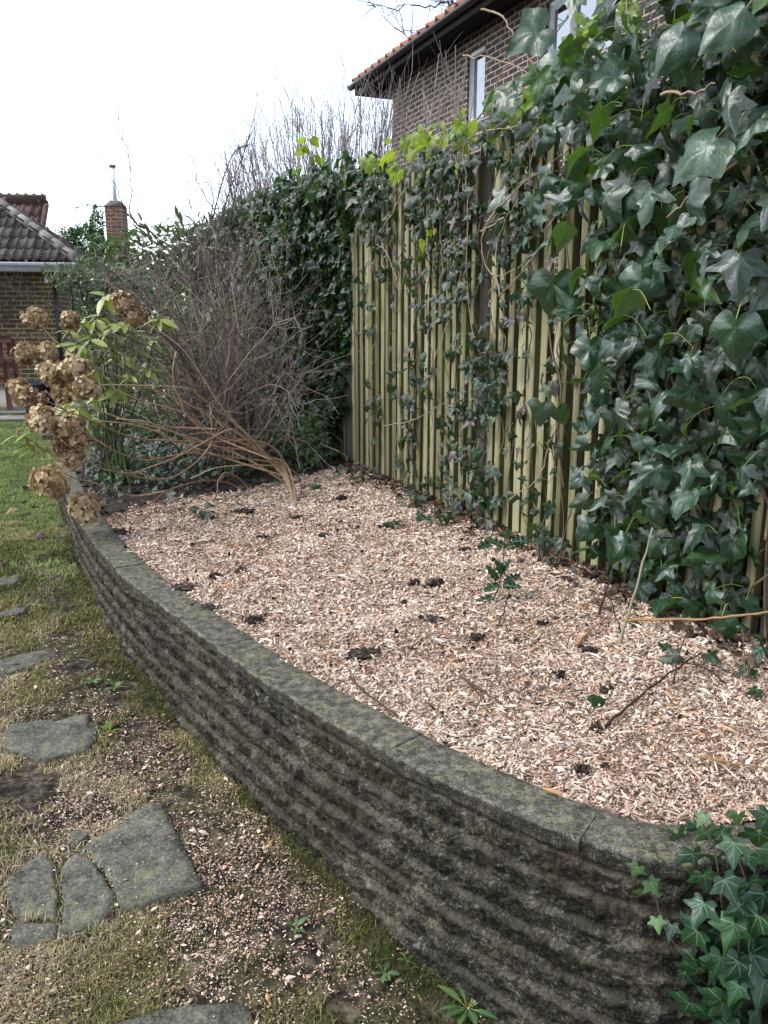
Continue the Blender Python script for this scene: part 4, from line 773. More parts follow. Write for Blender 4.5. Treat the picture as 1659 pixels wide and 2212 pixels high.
mb.build('foliage', M['rhodo'], r2, True); st.build('stems', M['hydstem'], r2)
# wall climber on the bungalow
cb = Wc * [1, 1, 0] - WU * .9 + WN * .12 + UP * .4; cl = thing('winter_jasmine', cb, 'straggly climber with hanging green stems and few yellow flowers on the bungalow wall', 'climber'); mb = MB(); fl = MB()
for i in range(230):
    u = rg.uniform(-2.6, -.25); z = rg.uniform(.7, 1.75) - .2 * max(0, u + .9); p = Wc * [1, 1, 0] + WU * u + WN * rg.uniform(.03, .25) + UP * (.45 + z * 1.12); P = grow(mb, p, np.array([rg.normal(0, .4), -.2, .3]), rg.uniform(.4, 1.1), .004, rg.uniform(), 7, .15, -.28, ((1.5, .5, .5),), .6, 3)
    if rg.uniform() < .35: q = P[rg.integers(2, 7)]; inst(fl, BROADL, np.repeat([q], 5, 0), unit(rv(5)), unit(rv(5) + WN), .028, rg.uniform(.6, 1, 5))
mb.build('stems', M['rose'], cl); fl.build('blossom', M['ivy_lime'], cl)
# ------------------------------------------------------------------ ivy
D2 = lambda poly, off=0.: [tuple(onf(x, y, off)) for x, y in poly]
def fill(poly, n):
    P = np.array(poly); s = rg.uniform(P[:, 0].min(), P[:, 0].max(), n); z = rg.uniform(P[:, 1].min(), P[:, 1].max(), n); k_ = in_poly(s, z, poly); return s[k_], z[k_]
def spaced(s, z, off, dmin):
    """thin a scatter so that leaves keep their distance"""
    keep = []; cell = {}
    for i in range(len(s)):
        a, b = int(s[i] // dmin), int(z[i] // dmin); ok = True
        for da in (-1, 0, 1):
            for db in (-1, 0, 1):
                for j in cell.get((a + da, b + db), ()):
                    if (s[i] - s[j]) ** 2 + (z[i] - z[j]) ** 2 < dmin * dmin: ok = False
        if ok: keep.append(i); cell.setdefault((a, b), []).append(i)
    return np.array(keep, int)
# near end of the fence: big leaves
ivb = thing('ivy', fpt(-3.2, .45, .15), 'thick mass of large glossy dark ivy leaves over the near end of the fence', 'ivy')
big = MB(); stk = MB(); stm = MB(); sml = MB(); lime = MB()
MASS = D2([(1275, 330), (1265, 700), (1262, 1180), (1300, 1250), (1390, 1345), (1470, 1345), (1560, 1320), (1585, 1040), (1900, 1000), (1900, -500), (1520, -300), (1430, -60), (1350, 50), (1270, 150), (1190, 215)], .12)
LOWM = D2([(1560, 1320), (1590, 1040), (1900, 1000), (1900, 1420), (1650, 1330)], .1)
TOPM = D2([(1120, 262), (1165, 195), (1215, 120), (1290, 50), (1390, -80), (1900, -400), (1900, 100), (1500, 250), (1280, 300)], .12)
s, z = fill(MASS, 14000); k_ = spaced(s, z, 0, .035); s, z = s[k_], z[k_]; scatter_ivy(sml, fpt(s, z, rg.uniform(.01, .10, len(s))), rg.uniform(.05, .08, len(s)), NF, np.clip(rg.beta(1.6, 3., len(s)) * .8, 0, 1), (0, 3, 5), .4, .55)  # inner leaves take darker tints, shade inside the mass put into colour
thick = lambda z: .10 + .22 * np.clip((z - .5) / 1.8, 0, 1)
s, z = fill(MASS, 5000); k_ = spaced(s, z, 0, .078); s, z = s[k_], z[k_]; scatter_ivy(big, fpt(s, z, thick(z) * rg.uniform(.4, .9, len(s))), rg.uniform(.06, .095, len(s)), NF, rg.beta(2, 2.2, len(s)) * .86, (0, 0, 1, 2, 3, 5), .55, .65, stk, 1.1)
s, z = fill(MASS, 5000); k_ = spaced(s, z, 0, .086); s, z = s[k_], z[k_]; sz = rg.uniform(.066, .104, len(s)) * np.where(z < 1.2, .88, 1.); scatter_ivy(big, fpt(s, z, thick(z) * rg.uniform(.9, 1.35, len(s))), sz, NF, rg.beta(2, 2, len(s)) * .9, (0, 0, 1, 2, 3, 3, 4, 5), .75, .68, stk, 1.3)
s, z = fill(LOWM, 500); k_ = spaced(s, z, 0, .085); s, z = s[k_], z[k_]; scatter_ivy(big, fpt(s, z, rg.uniform(.05, .12, len(s))), rg.uniform(.05, .08, len(s)), NF, rg.beta(2, 2, len(s)) * .86, (0, 3, 5), .5, .5, stk, 1.)
s, z = fill(TOPM, 2600); k_ = spaced(s, z, 0, .06); s, z = s[k_], z[k_]; m = len(s); scatter_ivy(big, fpt(s, z, rg.uniform(-.35, .22, m)), rg.uniform(.06, .11, m), NF, np.clip(rg.beta(2, 1.3, m), 0, 1), (0, 1, 2, 3, 4), .9, .6, stk, 1.1)
# single leaves one can point to
for x, y, sz, off, ty, tdir in [(1196, 600, .155, .20, 1, (-.1, -1)), (1170, 870, .10, .22, 5, (-.15, -1)), (1205, 880, .085, .2, 4, (.3, -1)), (1175, 60, .15, .15, 2, (-1, -.4)), (1215, 130, .15, .25, 1, (-.4, -1)), (1230, 190, .14, .28, 4, (-.25, -1)), (1330, 120, .125, .22, 3, (.1, -1)), (1245, 380, .12, .22, 4, (-.5, -1)), (1360, 400, .14, .3, 0, (-.4, -.8)), (1390, 590, .12, .25, 1, (-.3, -1)), (1300, 790, .11, .2, 0, (-.4, -1)), (1590, 690, .11, .35, 1, (-.3, -1)), (1545, 300, .13, .4, 1, (-1, -.7)), (1100, 200, .12, .1, 2, (-.8, -.7)), (1090, 420, .10, .12, 0, (-1, -.5)), (1075, 470, .085, .12, 5, (-.3, -1)), (1150, 425, .085, .12, 0, (.1, -1)), (1560, 1330, .09, .16, 4, (0, -1)), (1480, 60, .12, .4, 4, (-.6, -1)), (1610, 20, .12, .45, 4, (-1, -.7)), (1030, 970, .07, .08, 4, (-.2, -1))]:
    d = ray(x, y); sz_, z_ = onf(x, y, off); q = fpt(sz_, z_, off); tip = unit(np.array([tdir[0], .1, tdir[1]]) + rg.normal(0, .12, 3)); nor = unit(-unit(d) * .75 + UP * .45 + NF * .35 + rg.normal(0, .16, 3)); inst(big, IVYT[ty], [q], [tip], [nor], sz, [rg.uniform(.4, .78)]); b = q - tip * sz * .4 - nor * sz * .5 + UP * .03; tube(stk, smooth_path([b, (b + q) / 2 + UP * sz * .15, q], 4), .0017, 5, .5, False)
for x, y in [(1135 + a_ * 6 + rg.normal(0, 14), 215 - a_ * 6.2 + rg.normal(0, 22)) for a_ in range(40)] + [(1180, 210), (1215, 90), (1240, 30), (1270, 60), (1290, 20), (1120, 235), (1145, 180), (1330, 60), (1350, 30)]:
    s0, z0 = onf(x, y, -.1); inst(lime, IVYT[rg.integers(1, 3)], [fpt(s0, z0, -.12)], unit(rv(1) - UP * .6), unit(rv(1, .5) + NF * .6 + UP * .5), rg.uniform(.05, .105), [rg.uniform(0, .5)])  # lime leaves along the top edge, their backlight carried by the leaf colour
for i in range(22):
    s0 = rg.uniform(-4.3, -2.5); P = [fpt(s0, .45 + rg.uniform(0, .5), .03)]
    for j in range(9): P.append(P[-1] + UP * rg.uniform(.12, .26) + DF * rg.normal(0, .06) + NF * rg.normal(0.006, .012))
    tube(stm, smooth_path(P, 3), np.linspace(.006, .0022, 28), 4, rg.uniform(), False)
for pl, off in [([(1040, 20), (1085, 35), (1115, 90), (1170, 165), (1230, 260)], .1), ([(1250, 330), (1195, 470), (1150, 560), (1075, 640)], .2), ([(1050, 480), (1080, 445), (1150, 380), (1260, 300)], .2), ([(1428, 205), (1500, 200), (1545, 180)], .42), ([(1620, 330), (1500, 420), (1440, 470)], .3), ([(1090, 470), (1040, 500), (1075, 460)], .15), ([(1270, 195), (1210, 225), (1160, 270), (1140, 400)], .2), ([(1000, 120), (1080, 130), (1180, 180)], -.3), ([(990, 300), (1060, 220), (1090, 150), (1170, 140)], -.3)]:
    P = smooth_path([fpt(*onf(x, y, off), off) for x, y in pl], 6); P[1:-1] += rg.normal(0, .004, (len(P) - 2, 3)); tube(stm, P, np.linspace(.005, .002, len(P)), 5, .85, False)
big.build('foliage', M['ivy'], ivb, True); sml.build('inner_foliage', M['ivy_small'], ivb, True); lime.build('bright_foliage', M['ivy_lime'], ivb, True); stk.build('leaf_stalks', M['petiole'], ivb)['kind'] = 'stuff'; stm.build('stems', M['ivystem'], ivb)

# strands hanging down the middle of the fence, from a fringe along its top
ivm = thing('ivy', fpt(-1.2, .45, .08), 'thin strands of small ivy leaves trailing down the pale slats of the fence', 'ivy'); sm = MB(); stm = MB(); lm = MB(); stk = MB()
def strand(x, ytop, ybot, dens, wid, off=.05, bronze=.1):
    s0, z1 = onf(x, ytop, off); z0 = max(onf(x, ybot, off)[1], .5); n = max(3, int((z1 - z0) / .06)); zz = np.linspace(z1, z0, n); ss = s0 + np.cumsum(rg.normal(0, .012, n)); oo = off + rg.uniform(-.015, .03, n); P = smooth_path(fpt(ss, zz, oo), 3); tube(stm, P, np.linspace(.0036, .0016, len(P)), 4, rg.uniform(.2, 1), False)
    m = rg.poisson(dens * (z1 - z0))
    if m < 1: return
    f = rg.uniform(0, 1, m); clump = vn(np.stack([f * 9 * (z1 - z0) / 1.5, 0 * f + x, 0 * f], 1), 1., 9); f = f[clump > -.45]; m = len(f)
    if m < 1: return
    pos = fpt(np.interp(f, np.linspace(0, 1, n), ss) + rg.normal(0, wid, m), z1 + (z0 - z1) * f, off + rg.uniform(0, .07, m)); r_ = np.where(rg.uniform(0, 1, m) < bronze, rg.uniform(.9, 1, m), rg.beta(2, 2, m) * .86); scatter_ivy(sm, pos, rg.uniform(.03, .062, m), NF, r_, (0, 0, 3, 5), .35, .5, stk if dens < 45 else None)
for a in [(x_, 330 + rg.uniform(0, 60), rg.uniform(480, 680), rg.uniform(25, 60), .06) for x_ in rg.uniform(800, 1180, 14)] + [(790, 430, 720, 30, .05), (818, 560, 900, 16, .04), (850, 400, 660, 26, .05), (865, 390, 1010, 14, .04), (905, 390, 1060, 60, .05), (928, 380, 1080, 60, .05), (890, 700, 1060, 26, .04), (960, 350, 700, 30, .05), (985, 330, 1090, 22, .035), (1010, 330, 800, 40, .05), (1040, 320, 1130, 26, .05), (1085, 310, 1120, 50, .05), (1108, 300, 1160, 75, .06), (1140, 290, 1180, 40, .05), (1160, 300, 600, 26, .05), (1215, 330, 560, 30, .05), (1240, 330, 1230, 40, .05), (1010, 860, 1110, 60, .06), (1055, 700, 1120, 50, .05), (820, 840, 980, 24, .05), (860, 950, 1040, 40, .05)]: strand(*a, bronze=.14)
TOP = D2([(560, 500), (640, 440), (760, 400), (860, 345), (980, 280), (1110, 225), (1200, 300), (1080, 330), (960, 380), (870, 425), (790, 500), (700, 560), (600, 600)], .06)
s, z = fill(TOP, 2600); k_ = spaced(s, z, 0, .033); s, z = s[k_], z[k_]; m = len(s); scatter_ivy(sm, fpt(s, z, rg.uniform(-.16, .16, m)), rg.uniform(.035, .07, m), NF, np.clip(rg.beta(2, 2, m), 0, 1), (0, 1, 3, 5), .8, .6, stk)
for x, y, sz in [(870 + a_ * 6.2 + rg.normal(0, 8), 338 - a_ * 2.75 + rg.normal(0, 13), rg.uniform(.04, .075)) for a_ in range(38)] + [(560 + a_ * 9 + rg.normal(0, 8), 490 - a_ * 4.4 + rg.normal(0, 12), rg.uniform(.035, .06)) for a_ in range(32)] + [(905, 285, .11), (880, 300, .09), (925, 275, .10), (950, 268, .09), (965, 270, .08), (845, 345, .10), (865, 335, .1), (800, 350, .08), (825, 345, .09), (720, 385, .11), (700, 395, .1), (690, 410, .1), (735, 390, .09), (660, 430, .07), (880, 370, .08), (910, 395, .09), (920, 380, .08), (948, 490, .09), (940, 520, .08), (1010, 300, .06), (1020, 360, .06), (640, 450, .06), (600, 470, .06), (570, 490, .05), (620, 545, .09), (850, 320, .06), (900, 330, .07), (780, 360, .07), (1095, 245, .08), (1110, 220, .08)]:
    s0, z0 = onf(x, y, .05); inst(lm, IVYT[rg.choice([1, 2, 4])], [fpt(s0, z0, .05 + rg.normal(0, .06))], unit(rv(1, .5) - UP * .8), unit(rv(1, .5) + NF * .7 + UP * .3), sz, [rg.uniform(0, .9)])  # fringe leaves seen against the sky, painted as if lit from behind
for pl, off in [([(955, 305), (935, 340), (930, 380), (948, 440), (952, 530), (955, 600)], .1), ([(1120, 270), (1010, 300), (1000, 350), (985, 470)], .1), ([(880, 395), (850, 455), (812, 520), (835, 545), (855, 600), (862, 640)], .1), ([(1015, 300), (1000, 330), (1010, 420), (1010, 640), (1035, 760)], .1), ([(1075, 440), (1040, 520), (1060, 590), (1110, 585), (1150, 540)], .1), ([(830, 920), (900, 905), (960, 870)], .2), ([(1100, 1080), (1165, 1030), (1185, 960), (1200, 930)], .12), ([(1080, 640), (1070, 560), (1090, 480), (1120, 430)], .12), ([(930, 800), (960, 720), (985, 640), (1000, 560)], .1)]:
    P = smooth_path([fpt(*onf(x, y, off), off) for x, y in pl], 6); P[1:-1] += rg.normal(0, .003, (len(P) - 2, 3)); tube(stm, P, np.linspace(.0035, .002, len(P)), 4, .95, False)
for i in range(16):
    s0, z0 = onf(rg.uniform(840, 1240), 600, .03); P = [fpt(s0, .5, .03)]
    for j in range(rg.integers(4, 11)): P.append(P[-1] + UP * rg.uniform(.1, .2) + DF * rg.normal(0, .03))
    tube(stm, smooth_path(P, 3), .0025, 4, rg.uniform(0, .9), False)
sm.build('foliage', M['ivy_small'], ivm, True); lm.build('bright_foliage', M['ivy_lime'], ivm, True); stm.build('stems', M['ivystem'], ivm); stk.build('leaf_stalks', M['petiole'], ivm)['kind'] = 'stuff'

# dense mound over the far end of the fence
ivh = thing('ivy', fpt(2., .45, .3), 'dense dark mound of ivy swallowing the far end of the fence beyond the grey post', 'ivy'); hb = MB(); hs_ = MB()
HP = [(.2, .55), (.02, .9), (-.02, 2.0), (-.25, 2.25), (-.3, 2.42), (.6, 2.45), (1.6, 2.42), (2.6, 2.42), (4.9, 2.3), (4.9, .5)]
s, z = fill(HP, 16000); m = len(s); q3 = np.stack([s, z, 0 * s], 1); bul = (.24 + .22 * fbm(q3, 1.5, 91)) * np.clip((s + .3) / .9, .12, 1); dp = rg.uniform(0, 1, m) ** .5; k_ = rg.uniform(0, 1, m) < .75; s, z, bul, dp = s[k_], z[k_], bul[k_], dp[k_]; m = len(s)
scatter_ivy(hb, fpt(s, z, np.maximum(.02, bul * dp)), rg.uniform(.04, .078, m), NF, np.clip(rg.beta(2, 2.2, m) * .9 + .1 * (z > 2.2), 0, 1), (0, 1, 3, 5), .6, .55)
s = rg.uniform(-.2, 4.9, 1500); scatter_ivy(hb, fpt(s, 2.28 + rg.uniform(0, .24, 1500), rg.uniform(-.3, .3, 1500)), rg.uniform(.04, .075, 1500), NF, rg.beta(2, 1.6, 1500), (0, 1, 3), 1., .6)
for i in range(60):
    s0 = rg.uniform(.1, 4); z0 = rg.uniform(1.2, 2.3); P = [fpt(s0, z0, .42)]
    for j in range(7): P.append(P[-1] - UP * rg.uniform(.04, .13) + DF * rg.normal(0, .03) + NF * rg.normal(0, .015))
    tube(hs_, smooth_path(P, 3), .0022, 4, rg.uniform(.3, 1), False); p_ = np.array(P[1:]); scatter_ivy(hb, p_, rg.uniform(.035, .055, len(p_)), NF, rg.uniform(.6, 1, len(p_)), (0, 3), .4, .5)
hb.build('foliage', M['ivy_small'], ivh, True); hs_.build('stems', M['ivystem'], ivh)
# upright young shoot
q0 = A_(690, 400, 6.0); sh = thing('ivy_shoot', q0, 'young ivy shoot with rounded green leaves standing up above the ivy mound', 'ivy'); mb = MB(); st = MB(); P = smooth_path([q0, A_(668, 370, 6.), A_(655, 330, 6.), A_(660, 300, 6.)], 5); tube(st, P, .004, 5, .6)
for x, y in [(645, 300), (672, 300), (655, 315), (640, 330), (668, 340), (650, 355), (635, 365), (660, 378), (680, 335), (690, 345), (650, 395), (640, 385)]: inst(mb, IVYT[4], [A_(x, y, 6. + rg.normal(0, .03))], unit(rv(1, .5) - UP * .4), unit(rv(1, .5) + NF + UP * .4), .075, [rg.uniform(0, .5)])
mb.build('foliage', M['ivy_lime'], sh, True); st.build('stem', M['petiole'], sh)

# ivy on the near corner of the retaining wall
ivc = thing('ivy', (.75, 1.42, 0), 'star shaped ivy with pale veins climbing the near right end of the retaining wall', 'ivy'); mb = MB(); st = MB(); lm = MB()
end2 = np.concatenate([main[-10:-1], end]); EO = outward(end2)
def wface(u, z, off): j = np.clip((np.asarray(u) / .011).astype(int), 0, len(end2) - 1); n = EO[j]; p = end2[j] + n * np.asarray(off)[..., None]; return np.concatenate([p, np.asarray(z)[..., None]], -1), np.concatenate([n, 0 * n[:, :1]], 1)
def leaves_c(n, u, z, off, sz, rr, target=None):
    p, nn = wface(u, z, off); m = len(p); nor = unit(nn + UP * rg.uniform(.2, 1.1, (m, 1)) + rv(m, .3)); tip = unit(-UP + rv(m, .45)); ty = rg.choice([0, 0, 3], m)
    for t in set(ty): k_ = ty == t; inst(target or mb, IVYT[t], p[k_], tip[k_], nor[k_], sz[k_], rr[k_])
n = 1500; u = rg.uniform(.06, .75, n); z = rg.uniform(-.2, .46, n); k_ = (u > .135 + .05 * vn(np.stack([z, z * 0, z * 0], 1), 9, 4) + .05 * np.clip((z - .3) / .15, 0, 1)); u, z = u[k_], z[k_]; kk = spaced(u, z, 0, .024); u, z = u[kk], z[kk]; n = len(u); leaves_c(n, u, z, rg.uniform(.02, .10, n), rg.uniform(.032, .066, n), rg.uniform(.1, .85, n))
n = 46; u = rg.uniform(.13, .5, n); z = rg.uniform(.45, .51, n); leaves_c(n, u, z, rg.uniform(-.10, .05, n), rg.uniform(.025, .055, n), rg.uniform(.3, .85, n))
for x, y, sz, t in [(1378, 1872, .028, 1), (1404, 1905, .032, 1), (1392, 1925, .03, 1), (1418, 1985, .026, 1), (1450, 1998, .03, 0), (1520, 1890, .045, 0), (1520, 1950, .05, 0), (1505, 2010, .06, 0), (1565, 1900, .05, 0), (1520, 1760, .026, 1), (1595, 1760, .03, 1), (1640, 1800, .06, 0), (1540, 2060, .075, 0), (1600, 1960, .07, 0), (1620, 2060, .08, 0), (1570, 2140, .07, 0), (1585, 1820, .045, 0)]:
    d = ray(x, y); Yd = 1.36; q = at(x, y, Yd); inst(lm if t else mb, IVYT[0 if rg.uniform() < .8 else 3], [q], unit(rv(1, .45) - UP + [[.1, 0, 0]]), unit(-d * .8 + UP * .5 + rg.normal(0, .2, 3))[None], sz, [rg.uniform(.2, .7)])
for pl in ([(1400, 1890), (1415, 1930), (1428, 1985), (1450, 2030), (1500, 2080)], [(1500, 1760), (1530, 1800), (1548, 1860), (1560, 1960)], [(1600, 1770), (1590, 1830), (1610, 1900)], [(1600, 1990), (1592, 2080), (1580, 2180)]):
    tube(st, smooth_path([at(x, y, 1.375) for x, y in pl], 5), .0014, 5, .3, False)
mb.build('foliage', M['ivy_veined'], ivc, True); lm.build('bright_foliage', M['weed'], ivc, True); st.build('stems', M['ivystem'], ivc)

# ------------------------------------------------------------------ hydrangea
hb0 = onbed(640, 1085); hyd = thing('hydrangea', hb0, 'hydrangea with long bare stems arching left and dried brown flower heads', 'hydrangea')
ST = [([(640, 1085), (612, 1012), (583, 988), (504, 913), (430, 855), (405, 839), (310, 833), (202, 830), (150, 822)], 3.95), ([(640, 1085), (610, 1015), (574, 988), (516, 934), (488, 931), (448, 952), (380, 988), (322, 1010), (279, 1022), (214, 1010), (171, 981), (138, 955)], 3.9),
 ([(640, 1085), (615, 1010), (592, 999), (502, 988), (412, 979), (358, 988), (308, 994), (257, 978), (211, 952), (180, 930)], 4.0), ([(642, 1085), (620, 1005), (570, 985), (531, 960), (462, 938), (412, 902), (376, 884), (308, 866), (250, 841), (236, 823)], 4.2),
 ([(459, 954), (441, 981), (405, 1013), (358, 1035), (286, 1028), (228, 1003), (190, 980), (158, 995)], 3.95), ([(540, 1082), (536, 1057), (513, 1031), (486, 1022), (471, 1042), (468, 1068), (446, 1104), (414, 1140), (371, 1161), (322, 1150), (273, 1139), (216, 1104), (162, 1078), (119, 1050)], 3.8),
 ([(535, 1078), (513, 1053), (473, 1039), (430, 1040), (362, 1060), (322, 1089), (250, 1114), (200, 1114), (180, 1100)], 3.98), ([(362, 1060), (286, 1071), (214, 1046), (157, 1031), (117, 1006), (75, 962)], 4.1), ([(630, 1040), (600, 975), (545, 952), (460, 955), (358, 952), (286, 945), (214, 916), (171, 898), (139, 885), (104, 850)], 3.95),
 ([(590, 995), (460, 941), (405, 898), (390, 866), (376, 830), (374, 794), (379, 768)], 4.5), ([(468, 927), (396, 924), (360, 920), (342, 898), (335, 873)], 4.5), ([(630, 1050), (560, 965), (480, 880), (400, 760), (320, 700), (275, 668)], 4.6), ([(625, 1045), (545, 960), (420, 880), (300, 830), (200, 790), (130, 745), (80, 695)], 4.6), ([(620, 1045), (520, 985), (380, 935), (250, 900), (130, 850), (62, 775)], 4.45), ([(620, 1030), (520, 1000), (400, 960), (300, 920), (150, 900), (60, 860)], 4.35),
 ([(640, 1085), (650, 1050), (630, 1015), (560, 1005), (470, 1010), (420, 1030)], 4.6), ([(642, 1085), (600, 1010), (540, 975), (440, 960), (330, 915), (260, 905)], 4.3)]
for pl, Yh in ST:
    Yb = 4.88 if pl[0][0] > 600 else (5.0 if pl[0][1] > 1060 else 4.5); n = len(pl); L = np.concatenate([[0], np.cumsum([math.dist(a, b) for a, b in zip(pl[:-1], pl[1:])])]); L /= L[-1]; P = [at(x, y, Yb + (Yh - Yb) * l) for (x, y), l in zip(pl, L)]
    if pl[0][1] > 1070: P[0] = onbed(*pl[0]); P[0][2] -= .02
    mb = MB(); P = smooth_path(P, 6); rr = np.linspace(.0070 if pl[0][0] > 600 else .006, .0024, len(P)) * (1 + .18 * (np.arange(len(P)) % 9 == 4)); tube(mb, P, rr, 6, (lambda g: np.concatenate([np.repeat(g, 6), [g[0], g[-1]]]))(np.clip(random.uniform(.75, 1.1) - .55 * np.sin(np.linspace(.3, 1, len(P)) * 2.6) ** 2 + .5 * (np.linspace(0, 1, len(P)) > .85), 0, 1))); e = P[-1]
    tube(mb, [e - unit(P[-1] - P[-2]) * .001, e + unit(P[-1] - P[-2]) * .012, e + unit(P[-1] - P[-2]) * .024], [.003, .0055, .001], 6, .9); mb.build('stem', M['hydstem'], hyd, True)
    if len(pl) > 7:
        for _ in range(2):
            mb = MB(); j = rg.integers(len(P) // 3, len(P) - 6); grow(mb, P[j], unit(P[j] - P[j - 1]) + .6 * unit(rg.normal(0, 1, 3)) + UP * .3, rg.uniform(.12, .3), .003, .3, 5, .12, .02, (), .6, 5); mb.build('side_stem', M['hydstem'], hyd, True)
def sepal(w=.62):
    pts = np.array([(0, 0), (.30, .18), (.48, .5), (.40, .86), (.14, 1.04), (-.14, 1.0), (-.42, .84), (-.48, .5), (-.28, .2)]); n = len(pts); c = np.array([0, .52]); V = np.concatenate([[c], pts]); z = .30 * (V[:, 0] ** 2) * 2 - .22 * V[:, 1] ** 2 + .08 * np.sin(V[:, 0] * 9) * V[:, 1]; j = np.arange(n); return np.concatenate([V, z[:, None]], 1), np.stack([np.zeros(n, int), 1 + j, 1 + (j + 1) % n], -1), np.zeros((0, 4), int), V
SEP = sepal()
HEADS = [(77, 687, 24, 4.6, .6), (152, 692, 22, 4.75, .5), (266, 656, 25, 4.6, .5), (292, 684, 23, 4.62, .35), (55, 765, 28, 4.45, .3), (100, 765, 25, 4.48, .55), (112, 808, 34, 3.98, .65), (160, 797, 32, 3.95, .6), (182, 838, 30, 3.9, .72), (140, 848, 26, 3.97, .35), (38, 838, 22, 4.4, .35), (58, 857, 27, 4.35, .3), (84, 866, 17, 4.35, .15), (92, 908, 36, 3.92, .7), (148, 922, 36, 3.95, .45), (135, 965, 22, 3.98, .15), (172, 952, 20, 3.93, .55), (155, 992, 25, 3.95, .6), (105, 1040, 45, 3.8, .45), (183, 1097, 42, 3.93, .5)]
for x, y, r, Yd, tone in HEADS:
    c = at(x, y, Yd); R = r * Yd / FPX * .95; mb = MB(); st = MB(); nf = int(30 + 1000 * R); i = np.arange(nf) + .5; ph = np.arccos(1 - 2 * i / nf); th = math.pi * (1 + 5 ** .5) * i; d = np.stack([np.cos(th) * np.sin(ph), np.sin(th) * np.sin(ph), np.cos(ph)], 1) + rv(nf, .12); d = unit(d); rr = R * (.52 + .50 * rg.uniform(0, 1, nf) ** .8) * (1 + .30 * fbm(d, 1.6, int(x))); q = c + d * rr[:, None] * [1, 1, .86]
    keep = rg.uniform(0, 1, nf) > .12; d, q = d[keep], q[keep]; nf = len(d); a1 = unit(np.cross(d, rv(nf))); a2 = np.cross(d, a1); ns = unit(d + rv(nf, .6)); base = rg.uniform(0, 6.28, nf); tf_ = np.clip(tone + .17 + rg.normal(0, .26, nf), 0, 1)
    for k_ in range(4):
        an = base + k_ * math.pi / 2 + rg.normal(0, .15, nf); t_ = a1 * np.cos(an)[:, None] + a2 * np.sin(an)[:, None] + d * rg.uniform(-.25, .7, (nf, 1)); inst(mb, SEP, q, t_, ns + rv(nf, .15), rg.uniform(.016, .027, nf), np.clip(tf_ + rg.normal(0, .08, nf), 0, 1))
    for j in range(0, nf, 2): tube(st, [c + d[j] * R * .1, c + d[j] * R * .5 + rg.normal(0, .004, 3), q[j]], .0008, 3, .3, False)
    h = mb.build('flower_head', M['floret'], hyd, True); s_ = st.build('flower_stalks', M['hydstem'], hyd); s_.parent = h

# ------------------------------------------------------------------ things lying on the chips
CLODS = []
def clod(x, y, w, lab, flat=.6, grp=None):
    P = onbed(x, y); R = w * P[1] / FPX / 2 * .88; CLODS.append((P, R)); mb = MB(); a = 26; b = 40; th = np.linspace(0, math.pi, a)[:, None]; ph = np.linspace(0, 2 * math.pi, b)[None]; d = np.stack([np.sin(th) * np.cos(ph), np.sin(th) * np.sin(ph), np.cos(th) + 0 * ph], -1); sd_ = int(x * 7 + y); rr = R * (1 + .38 * fbm(d, 1.5, sd_, 3) + .30 * fbm(d, 5, sd_ + 3, 3)); rr[:, -1] = rr[:, 0]; V = P + d * rr[..., None] * [1, 1, flat] + UP * R * flat * .5; grid(mb, V)
    n = 26; dd = unit(rg.normal(0, 1, (n, 3)) * [1, 1, .3]); dd[:, 2] = np.abs(dd[:, 2]); 
    for j in range(n): c = P + dd[j] * [R * 1.0, R * 1.0, R * flat] * rg.uniform(.95, 1.25) + UP * .004; s_ = R * rg.uniform(.04, .11); box(mb, c, unit(rg.normal(0, 1, 3)) * s_, unit(rg.normal(0, 1, 3)) * s_ * .8, unit(rg.normal(0, 1, 3)) * s_ * .7)
    tag(mb.build('soil_clod', M['soil'], smooth=True), lab, 'soil clod', grp or 'dark soil clods on the wood chips')
for a in [(697, 1160, 22, 'round black soil clod alone in the middle of the far chips'), (545, 1343, 34, 'black soil clod in the chips close to the coping of the wall'), (790, 1418, 78, 'largest flat slab of black soil lying on the wood chips', .3), (940, 1264, 36, 'black soil clod at the right of a pair in the middle of the bed'), (895, 1262, 22, 'small soil clod at the left of a pair in the middle of the bed'), (520, 1235, 26, 'upright crumb of black soil near the left part of the chips'), (466, 1246, 22, 'small soil clod left of the upright crumb, near the coping'), (255, 1152, 44, 'dark clod of soil at the far left corner of the chips by the coping', .3), (398, 1272, 62, 'long smear of black soil along the inside of the coping', .2), (452, 1316, 56, 'flat patch of black soil against the coping, next to the long smear', .2), (1270, 1408, 28, 'pointed dark soil clod near the upright green cane'), (1305, 1494, 26, 'round black soil clod near the long diagonal stick'), (1030, 1385, 40, 'mossy dark soil clod right of the largest soil slab', .5), (640, 1121, 18, 'tiny soil clod below the foot of the hydrangea'), (525, 1108, 44, 'loose heap of dark soil under the hydrangea stems', .3), (737, 1080, 24, 'dark soil clod near the far fence foot'), (935, 1340, 44, 'flattened dark soil patch between the pair of clods and the mossy clod', .2), (570, 1163, 18, 'tiny dark soil crumb left of the round far clod'), (1255, 1668, 26, 'small black soil crumb near the front of the bed'), (1005, 1190, 26, 'long dark soil clod below the fence in the ivy shade', .4), (1172, 1350, 20, 'small soil crumb below the holly seedling'), (1205, 1462, 22, 'pair of soil crumbs merged, left of the round clod by the stick', .4), (1288, 1575, 30, 'soil clod at the lower end of the long diagonal stick', .45), (835, 1140, 30, 'shallow dark soil clod in the far right of the chips', .3)]: clod(a[0], a[1], a[2], a[3], a[4] if len(a) > 4 else .62)
n = 650; q = bed_points(3000); ok = (edge(q[:, 0], q[:, 1]) < -.05) & (q[:, 1] > 1.6); q = q[ok][:n]; mb = MB()
